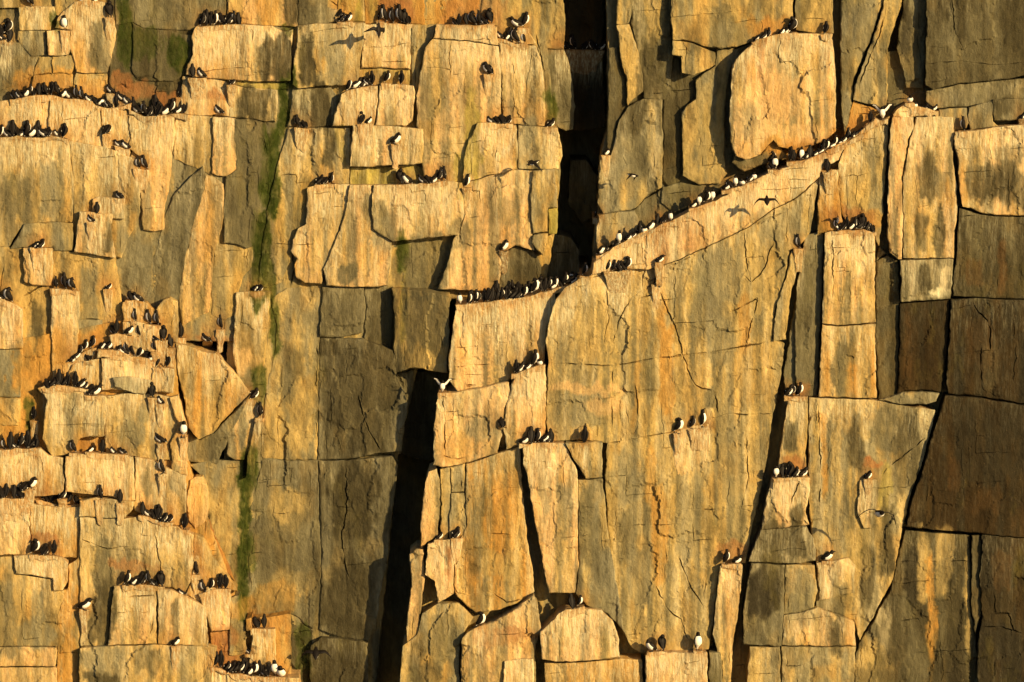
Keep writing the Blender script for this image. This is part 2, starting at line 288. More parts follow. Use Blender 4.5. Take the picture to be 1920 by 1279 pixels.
# centre right columns
B(1.9,'T',.2, 1578,292, 1592,262, 1620,246, 1642,234, 1667,218, 1664,260, 1660,330, 1655,400, 1648,462, 1643,450, 1640,436, 1592,430, 1580,400, 1570,350, 1572,310, relief=1.3)
B(2.02,'O',.5, 1537,322, 1550,322, 1573,318, 1570,345, 1578,400, 1582,431, 1560,432, 1533,440, 1534,380)
B(1.9,'H',.3, 1510,442, 1528,438, 1544,436, 1542,500, 1540,560, 1536,650, 1532,743, 1500,743, 1492,720, 1490,640, 1494,540, sx=-.002)
B(2.16,'P',1.0, 1547,437, 1560,434, 1600,433, 1638,437, 1641,450, 1640,530, 1641,604, 1600,608, 1570,609, 1542,606, 1544,540)
B(2.12,'O',.6, 1542,609, 1570,612, 1600,611, 1641,607, 1642,680, 1644,746, 1590,746, 1536,744, 1538,680)
B(1.7,'H',.2, 1650,464, 1662,476, 1644,488, 1641,620, 1640,500)
B(2.3,'T',.6, 1478,746, 1497,743, 1515,743, 1515,800, 1510,850, 1513,893, 1485,896, 1459,894, 1464,840, 1470,800)
B(2.5,'P',.9, 1446,898, 1480,895, 1517,896, 1518,930, 1510,960, 1516,984, 1470,990, 1428,992, 1434,950)
B(2.42,'H',.6, 1426,993, 1470,991, 1510,986, 1526,1010, 1531,1050, 1500,1056, 1450,1056, 1405,1052, 1416,1020, relief=1.2)
B(2.5,'H',.3, 1408,1056, 1440,1058, 1471,1060, 1470,1140, 1466,1212, 1430,1210, 1396,1208, 1394,1150)
B(2.4,'T',.3, 1473,1060, 1500,1058, 1528,1060, 1532,1110, 1526,1140, 1500,1148, 1470,1152)
B(2.46,'P',.5, 1470,1154, 1500,1150, 1532,1140, 1560,1150, 1602,1166, 1604,1210, 1540,1212, 1468,1210)
B(2.5,'T',.3, 1407,1213, 1440,1214, 1463,1213, 1462,1345, 1396,1345)
B(2.42,'T',.3, 1466,1213, 1540,1214, 1604,1212, 1598,1345, 1464,1345)
B(2.08,'T',.6, 1518,746, 1590,749, 1645,750, 1700,762, 1754,768, 1745,810, 1728,872, 1706,930, 1692,990, 1682,1050, 1672,1090, 1640,1150, 1612,1200, 1602,1164, 1560,1148, 1531,1138, 1532,1054, 1520,990, 1518,940, 1516,850, relief=1.3)
B(2.3,'P',.7, 1532,1056, 1562,1052, 1590,1046, 1604,1060, 1600,1112, 1570,1118, 1536,1126)
B(2.2,'P',.8, 1612,900, 1630,898, 1645,900, 1644,940, 1636,990, 1620,990, 1608,960)
B(2.2,'G',.2, 1648,750, 1665,746, 1690,737, 1730,735, 1762,737, 1755,752, 1735,758, 1690,758)
B(2.1,'T',.3, 1474,520, 1485,472, 1498,468, 1492,520, 1480,565, 1474,636, 1452,640, 1450,620, 1458,570)
B(1.8,'H',.1, 1478,650, 1486,600, 1494,560, 1492,640, 1490,742, 1472,760, 1470,700)
# the great slab under the slanting ledge
B(2.2,'P',.7, 1112,494, 1150,464, 1200,438, 1262,412, 1340,378, 1400,346, 1450,322, 1510,302, 1560,278, 1545,310, 1536,332, 1490,372, 1450,392, 1400,427, 1330,460, 1258,492, 1216,506, 1180,503, 1140,508, 1108,516)
B(2.14,'P',.6, 1560,276, 1600,258, 1620,240, 1642,222, 1650,226, 1630,246, 1590,262, 1572,300, 1538,318, 1545,308)
B(1.97,'T',.45, 1042,562, 1060,540, 1085,524, 1110,514, 1180,503, 1216,506, 1258,494, 1330,462, 1400,429, 1450,394, 1490,374, 1536,334, 1528,380, 1518,440, 1494,466, 1482,470, 1466,540, 1452,590, 1448,636, 1470,645, 1465,700, 1456,745, 1448,780, 1440,850, 1420,945, 1408,1000, 1398,1056, 1350,1060, 1345,1110, 1334,1180, 1330,1218, 1270,1222, 1206,1226, 1185,1215, 1166,1180, 1152,1090, 1142,1010, 1135,900, 1138,830, 1090,824, 1030,828, 1024,780, 1028,684, 1024,640, 1030,600, relief=1.6, var=.6)
B(1.99,'P',.8, 1265,810, 1300,798, 1330,790, 1332,830, 1318,880, 1270,900, 1262,850)
B(2.1,'P',.8, 968,702, 985,694, 1005,687, 1022,684, 1024,740, 1023,785, 1023,826, 985,831, 950,842, 944,800, 950,760, 958,725)
B(1.62,'P',.9, 856,572, 900,568, 960,560, 1010,553, 1040,550, 1042,566, 1030,600, 1023,640, 1018,682, 990,690, 965,698, 955,714, 910,724, 858,734, 842,712, 843,660, 850,615)
B(2.0,'P',.5, 820,740, 858,736, 910,726, 955,716, 955,742, 944,780, 941,815, 932,850, 900,860, 868,870, 830,876, 812,872, 813,820, 817,780, relief=1.3)
B(1.95,'T',.3, 844,876, 872,870, 872,898, 870,922, 846,923)
B(1.9,'T',.2, 826,880, 843,876, 845,922, 843,985, 840,1010, 826,1012, 828,950)
B(1.97,'T',.2, 846,925, 871,924, 874,960, 872,1000, 862,1008, 843,1010, 844,960)
B(1.86,'P',.5, 804,884, 818,879, 825,900, 825,960, 820,1005, 800,1016, 791,1030, 789,990, 794,930)
B(2.0,'O',.5, 874,871, 905,862, 932,851, 975,836, 978,900, 984,960, 988,1010, 1000,1070, 1002,1108, 975,1128, 940,1142, 895,1150, 872,1132, 852,1112, 852,1044, 863,1012, 875,985, 873,930, relief=1.3)
B(2.15,'P',.8, 802,1020, 830,1014, 868,1009, 864,1040, 851,1060, 850,1114, 822,1130, 815,1090, 798,1078)
B(1.92,'P',.4, 768,1040, 780,1031, 793,1031, 797,1080, 792,1120, 788,1150, 781,1200, 764,1222, 763,1160, 772,1100, relief=1.4)
B(2.06,'T',.3, 756,1212, 782,1190, 792,1150, 822,1132, 860,1132, 888,1156, 872,1182, 862,1212, 860,1262, 868,1345, 742,1345, 750,1270, relief=1.5)
B(2.35,'P',.4, 866,1196, 878,1186, 895,1176, 930,1164, 970,1140, 1000,1113, 1008,1132, 1014,1180, 1004,1212, 1004,1345, 868,1345, 864,1262, relief=1.6, sy=-.0006)
B(2.46,'P',.9, 945,1240, 975,1236, 1000,1236, 1002,1345, 946,1345)
B(2.36,'P',.9, 981,840, 998,832, 1040,831, 1058,832, 1080,880, 1084,900, 1083,980, 1084,1060, 1078,1112, 1030,1112, 1018,1060, 1004,980, 990,900, 982,870)
B(2.46,'T',.3, 1060,832, 1095,830, 1129,829, 1129,860, 1130,895, 1112,897, 1098,898, 1080,868)
B(2.3,'G',.2, 1084,900, 1100,900, 1130,898, 1136,960, 1142,1010, 1158,1100, 1170,1182, 1140,1150, 1100,1135, 1080,1114, 1086,1050, relief=1.5)
B(2.62,'P',1.0, 1013,1186, 1035,1166, 1048,1150, 1060,1143, 1090,1141, 1128,1144, 1150,1165, 1160,1200, 1162,1232, 1130,1236, 1080,1240, 1040,1240, 1017,1236)
B(2.36,'O',.5, 1022,1243, 1080,1243, 1130,1239, 1164,1235, 1204,1238, 1206,1345, 1022,1345)
B(2.64,'P',1.0, 1211,1228, 1250,1224, 1290,1224, 1326,1223, 1327,1345, 1208,1345, 1210,1280)
B(2.4,'H',.3, 1330,1224, 1352,1224, 1355,1280, 1356,1345, 1328,1345)
B(2.3,'P',.8, 1350,1062, 1370,1059, 1392,1059, 1388,1110, 1384,1150, 1374,1210, 1370,1280, 1366,1345, 1357,1345, 1353,1240, 1336,1190, 1345,1120)

for b in BL:      # the ledges are shallower than they first look
    cx_ = sum(p[0] for p in b['pts']) / len(b['pts'])
    right_ = b['d'] >= 1.0 and cx_ > 760
    ref = 1.95 if right_ else .35
    if cx_ < 600 or right_ and b['d'] > 1.4: b['d'] = ref + (b['d'] - ref) * .72
    elif b['d'] > .35 and not right_: b['d'] = ref + (b['d'] - ref) * .85
# ---------------------------------------------------------------- stains that belong to the rock: x, y, rx, ry, colour, strength
STAIN = [
 (1788,60,7,70,'G',.8),(1830,40,12,60,'H',.8),(1870,110,9,60,'G',.7),(1925,80,8,60,'H',.7),(1840,470,12,70,'H',.6),(1880,500,10,60,'N',.6),(1700,60,10,60,'K',.5),
 (498,300,13,90,'M',.9),(484,520,13,70,'M',.8),(1790,1240,16,60,'K',.6),(1710,1240,26,60,'H',.5),(1860,690,16,50,'H',.5),(400,700,20,50,'G',.3),(900,600,12,40,'O',.4),
 (530,200,14,70,'M',1),(512,330,17,100,'M',1),(490,450,20,60,'M',.9),(505,520,16,40,'M',.7),(515,620,12,60,'M',.7),(488,720,12,50,'M',.6),
 (335,95,28,40,'M',.9),(232,60,18,60,'M',.8),(232,-10,16,50,'M',.7),(270,80,30,30,'M',.5),(456,1000,11,170,'M',1),(470,880,14,50,'M',.6),(568,1220,16,60,'M',.6),(752,480,14,40,'M',.9),
 (758,580,9,90,'Y',.6),(1035,200,12,45,'M',.8),(885,255,16,90,'Y',.7),(870,330,20,50,'Y',.6),(55,775,8,35,'M',.8),(98,30,8,20,'M',.7),(104,40,12,18,'M',.6),(548,150,14,30,'M',.8),(540,60,14,12,'M',.6),
 (180,85,14,50,'H',.7),(200,100,14,40,'G',.7),(515,105,34,50,'D',.85),(575,110,20,58,'D',.9),(475,195,32,32,'D',.8),(600,200,24,50,'D',.9),(618,270,14,50,'D',.8),(545,12,16,40,'D',.7),(565,10,14,50,'D',.6),(625,80,22,60,'G',.5),
 (470,280,34,60,'H',.6),(460,400,24,60,'H',.6),(30,370,28,50,'H',.6),(95,360,20,60,'G',.7),(115,340,8,60,'H',.5),(205,445,10,36,'D',.7),(170,560,20,70,'G',.7),(75,620,12,60,'D',.6),(25,690,18,30,'G',.7),(230,430,14,50,'G',.7),(270,400,20,60,'G',.5),
 (650,515,22,22,'H',.9),(640,580,30,30,'H',.5),(650,730,50,90,'D',.5),(620,650,20,20,'D',.8),(665,940,50,80,'D',.8),(650,1120,44,80,'D',.8),(690,810,36,40,'D',.7),(710,700,40,80,'D',.6),(720,600,30,60,'D',.5),(640,1270,50,60,'D',.6),
 (800,500,50,60,'H',.7),(800,600,50,60,'H',.6),(985,520,26,30,'D',.6),(960,400,20,30,'H',.4),(700,400,26,30,'H',.6),(715,440,20,30,'G',.6),(860,440,20,40,'H',.5),(990,240,12,30,'G',.7),(940,180,20,50,'G',.3),
 (890,20,60,40,'R',.3),(740,10,40,40,'R',.7),(700,10,10,40,'Y',.5),(655,0,16,40,'O',.5),(500,10,20,50,'O',.6),
 (540,950,40,40,'T',.7),(500,1050,16,90,'H',.5),(560,1010,26,60,'H',.4),(540,1100,40,30,'T',.4),(560,780,30,60,'T',.7),(540,700,16,60,'H',.4),(520,1120,50,30,'O',.4),
 (130,800,12,40,'G',.5),(105,780,8,60,'C',.6),(130,760,14,40,'H',.6),(270,760,12,30,'G',.7),(255,810,18,30,'G',.7),(240,720,26,12,'G',.5),(330,900,12,30,'G',.6),(275,900,10,30,'H',.6),(455,790,10,50,'G',.8),(430,835,14,30,'G',.8),(400,840,30,30,'H',.6),
 (190,1060,22,60,'H',.7),(190,1160,26,60,'D',.6),(205,1130,18,40,'D',.5),(10,1160,20,90,'H',.5),(70,1160,12,60,'G',.6),(60,1190,40,30,'G',.6),(190,1240,50,26,'G',.6),(280,1240,26,26,'D',.4),(330,1170,8,40,'D',.5),(190,1275,40,14,'D',.7),(290,1090,30,40,'G',.3),
 (130,1130,14,60,'O',.9),(130,1240,16,60,'O',.8),(25,700,30,60,'G',.4),(190,990,30,20,'G',.6),(170,1020,8,60,'T',.7),
 (1225,30,20,60,'T',.8),(1215,130,22,70,'D',.6),(1255,230,14,60,'D',.5),(1195,220,14,40,'D',.7),(1230,300,12,40,'C',.4),(1200,290,18,50,'H',.5),(1340,80,14,50,'H',.5),(1350,20,20,20,'H',.5),(1320,250,20,90,'T',.5),(1380,60,40,30,'G',.5),
 (1430,90,8,60,'R',.5),(1460,180,50,50,'P',.7),(1400,230,20,40,'G',.3),(1520,280,60,24,'R',.7),(1470,275,50,20,'O',.8),(1500,250,50,20,'P',.6),(1450,50,50,20,'O',.7),(1590,255,40,16,'O',.7),(1590,110,14,60,'H',.6),(1610,60,20,60,'G',.6),
 (1460,420,50,30,'G',.5),(1350,520,50,60,'G',.6),(1420,520,20,80,'T',.6),(1320,560,30,80,'G',.5),(1395,600,12,70,'O',.6),(1250,700,14,120,'O',.7),(1240,600,12,60,'O',.5),(1235,1000,16,110,'O',.7),(1220,900,12,80,'O',.5),(1300,430,30,50,'R',.3),(1240,440,16,60,'R',.4),
 (1175,1010,18,60,'H',.6),(1200,1080,26,60,'G',.5),(1290,980,30,90,'G',.5),(1180,900,24,60,'G',.6),(1350,640,30,50,'G',.5),(1330,750,16,20,'H',.7),(1190,740,8,60,'O',.5),(1100,760,40,40,'G',.6),(1100,640,20,60,'T',.5),(1130,900,20,20,'G',.4),
 (1020,900,10,60,'G',.5),(1060,960,18,60,'G',.5),(1100,940,18,40,'H',.8),(1110,1010,20,50,'H',.6),(910,800,40,30,'G',.5),(880,960,20,60,'G',.4),(930,980,30,80,'O',.5),(930,1060,40,30,'T',.6),(830,1200,30,50,'H',.5),(800,1280,30,50,'D',.5),(780,1240,16,50,'D',.4),
 (1500,940,8,30,'H',.4),(1485,820,14,30,'H',.8),(1485,830,12,24,'D',.4),(1450,1010,40,30,'D',.6),(1495,1000,14,50,'D',.8),(1435,1110,32,56,'K',.8),(1450,1070,30,40,'D',.6),(1420,1180,16,26,'H',.6),(1480,1230,30,30,'H',.5),(1500,1120,30,60,'G',.6),
 (1575,690,14,50,'H',.6),(1600,640,10,40,'H',.4),(1560,820,12,60,'H',.6),(1605,830,16,60,'D',.7),(1660,810,30,50,'H',.8),(1650,880,20,60,'G',.4),(1700,790,26,60,'H',.6),(1700,850,26,80,'D',.5),(1640,950,10,60,'H',.5),(1625,1080,18,60,'D',.7),(1610,1030,24,60,'T',.5),
 (1545,850,8,90,'O',.8),(1570,870,10,90,'T',.7),(1560,960,12,60,'G',.5),(1620,790,10,50,'T',.6),(1660,920,12,60,'Y',.4),(1665,1010,14,70,'D',.6),
 (1655,1180,14,50,'C',.5),(1625,1240,20,60,'T',.8),(1640,1250,40,40,'T',.5),(1680,1200,20,40,'D',.6),(1568,1200,10,40,'D',.7),(1580,1130,10,40,'H',.6),
 (1732,1060,14,80,'T',.8),(1770,1050,16,70,'T',.7),(1745,1150,10,110,'O',.8),(1815,1130,6,110,'T',.8),(1710,1080,12,60,'K',.7),(1790,1180,20,80,'D',.8),(1650,1290,60,40,'D',.3),
 (1740,340,24,50,'D',.6),(1730,430,14,40,'D',.6),(1750,440,10,50,'T',.5),(1705,400,10,120,'T',.7),(1765,440,10,60,'D',.6),(1765,350,12,30,'G',.5),(1860,340,50,40,'D',.7),(1900,350,40,40,'D',.5),(1895,290,30,20,'H',.5),(1828,300,10,50,'G',.4),
 (1755,545,22,12,'W',.7),(1770,525,8,20,'C',.7),(1735,520,14,30,'D',.8),(1830,510,20,24,'N',.4),(1840,650,30,60,'N',.25),(1700,650,8,70,'N',.4),(1850,830,60,80,'K',.5),(1790,890,16,30,'N',.4),(1850,940,40,30,'N',.3),(1880,1070,20,40,'N',.4),(1910,1000,20,60,'N',.25),
 (1910,60,40,60,'D',.6),(1850,80,30,60,'H',.5),(1780,60,20,30,'G',.6),(1780,80,30,60,'H',.4),(1900,130,40,30,'D',.4),(1880,200,26,20,'D',.5),
 (1680,230,14,20,'R',.4),(1590,410,50,26,'R',.6),(1575,370,10,60,'O',.7),(1610,340,20,60,'T',.5),(1545,400,12,60,'O',.6),(1640,405,20,16,'O',.5),
 (1370,1030,30,16,'R',.5),(1636,870,20,10,'R',.8),(1495,870,24,14,'R',.6),(1500,730,20,20,'R',.5),(1075,1160,40,12,'P',.6),
 (980,1190,40,10,'R',.25),(930,1200,50,20,'R',.25),(840,1060,5,40,'R',.6),(1100,730,80,10,'P',.7),(1140,760,40,16,'P',.6),
 (80,150,70,22,'O',.8),(170,165,30,20,'O',.6),(250,170,50,24,'R',.7),(310,185,30,20,'R',.8),(225,150,24,18,'R',.7),(110,230,26,24,'O',.7),(60,235,40,14,'O',.5),(410,180,18,10,'R',.6),
 (60,700,40,50,'O',.8),(100,650,30,40,'O',.7),(220,690,20,10,'O',.5),(450,1140,30,20,'O',.6),(420,1190,30,20,'R',.5),(470,1040,10,50,'M',.5),(250,1060,50,12,'R',.5),(80,1010,26,12,'R',.7),(20,870,40,14,'O',.6),
 (395,640,40,10,'R',.5),(430,680,40,26,'P',.6),(290,640,30,12,'O',.6),(640,270,10,40,'Y',.4),(830,240,16,40,'P',.5),
]

# cracks drawn one by one: width, depth, points
CR = [
 (1.6,.06,1030,681,1090,683,1150,686,1220,674,1280,666,1340,660,1400,648,1446,640),(1.5,.05,1140,830,1200,822,1262,808),(1.7,.08,1342,783,1370,776,1400,778,1448,776),(1.4,.05,1150,686,1146,740,1148,800),
 (1.6,.08,792,128,820,127,846,131),(1.8,.1,940,100,941,160,940,235),(1.6,.08,1004,60,1010,90,1020,130,1022,170),(1.5,.07,878,75,905,74,932,78),
 (2,.10,1236,545,1250,580,1264,610,1274,640,1280,665,1290,695,1302,722,1318,730,1336,732,1343,752,1345,775),
 (1.5,.07,1330,660,1400,650,1448,640),(1.6,.07,1190,720,1196,760,1194,800,1186,815),(1.6,.07,1138,540,1140,600,1130,650),
 (1.5,.07,1500,900,1480,950),(2.2,.12,1083,1000,1084,1060,1080,1110),(1.8,.09,865,890,866,920,872,925),(1.6,.07,830,745,834,800,833,855,850,862,870,858),
 (1.5,.06,845,690,880,685,915,683),(1.5,.06,850,724,900,722,950,712),(1.6,.07,500,1050,520,1060),(1.8,.08,596,640,592,700,596,760,592,800,592,860),(1.6,.08,648,866,650,960,640,1000,644,1040,655,1090),
 (1.7,.08,672,740,680,780,690,805,705,830,715,845),(1.8,.09,545,470,548,485,554,500,548,520,545,535),(1.6,.07,617,1,640,15),(1.6,.07,420,330,400,318),
 (1.6,.07,1400,820,1402,900,1385,970),(1.6,.07,1360,590,1420,560,1400,640),(1.7,.08,1170,750,1178,790),(1.6,.08,1230,1100,1250,1140,1275,1160,1290,1200),(1.6,.08,1270,1040,1290,1090,1320,1140),
 (1.6,.07,1540,615,1580,606,1620,610),(1.7,.08,1560,440,1562,500,1561,560),(1.5,.07,1790,408,1850,402,1920,408),(1.6,.08,1690,480,1740,486,1788,487),
 (1.8,.09,1840,650,1838,690,1842,730,1866,742),(1.8,.09,1820,562,1830,580,1850,600,1858,620,1856,660),(1.6,.07,1735,820,1700,850,1660,880,1648,900),(1.6,.07,1690,1165,1720,1160,1725,1170),
 (1.6,.07,1864,1110,1865,1150,1890,1150,1900,1180,1912,1185),(1.6,.07,1840,1176,1880,1176,1915,1186),(1.6,.08,1535,760,1536,830,1540,890,1536,950),(1.6,.08,1810,100,1790,60,1785,0),(1.5,.06,1740,120,1800,115,1870,122,1920,118),
 (1.5,.06,1740,88,1770,90),(1.5,.07,1770,128,1775,150,1740,155),(1.6,.08,1660,20,1650,60,1630,110,1610,160),(2.0,.12,1647,20,1632,75,1612,120,1600,170),(1.6,.07,1230,530,1180,560,1160,600,1150,640),
 (1.5,.06,1200,560,1240,548,1240,560),(2,.1,1255,500,1300,478,1350,454,1400,428,1440,410,1466,400),(1.6,.08,1396,430,1400,500,1410,530),(1.6,.07,1440,440,1452,450,1440,480,1435,500,1410,530,1392,515),(1.5,.07,1110,520,1180,505),
 (1.5,.06,1410,960,1380,953,1340,955,1280,955),(1.5,.06,1130,1015,1165,1016),(1.5,.06,900,1000,960,1003),(1.6,.07,860,985,862,1040,848,1080,850,1108,885,1120),(1.6,.07,925,1112,950,1130,985,1120),
 (1.7,.08,290,1000,300,1060,296,1100),(1.7,.08,280,1190,292,1150,297,1120),(1.6,.07,150,1010,200,1030,240,1025),(1.6,.07,145,1210,200,1208,290,1212),(1.6,.07,240,1120,260,1118,290,1117),
 (1.6,.07,0,640,20,640,42,642),(1.8,.08,42,556,70,540,100,530),(1.6,.07,64,215,60,240),(1.5,.06,60,142,90,138,118,142),(1.6,.08,140,600,160,598,192,600),
]
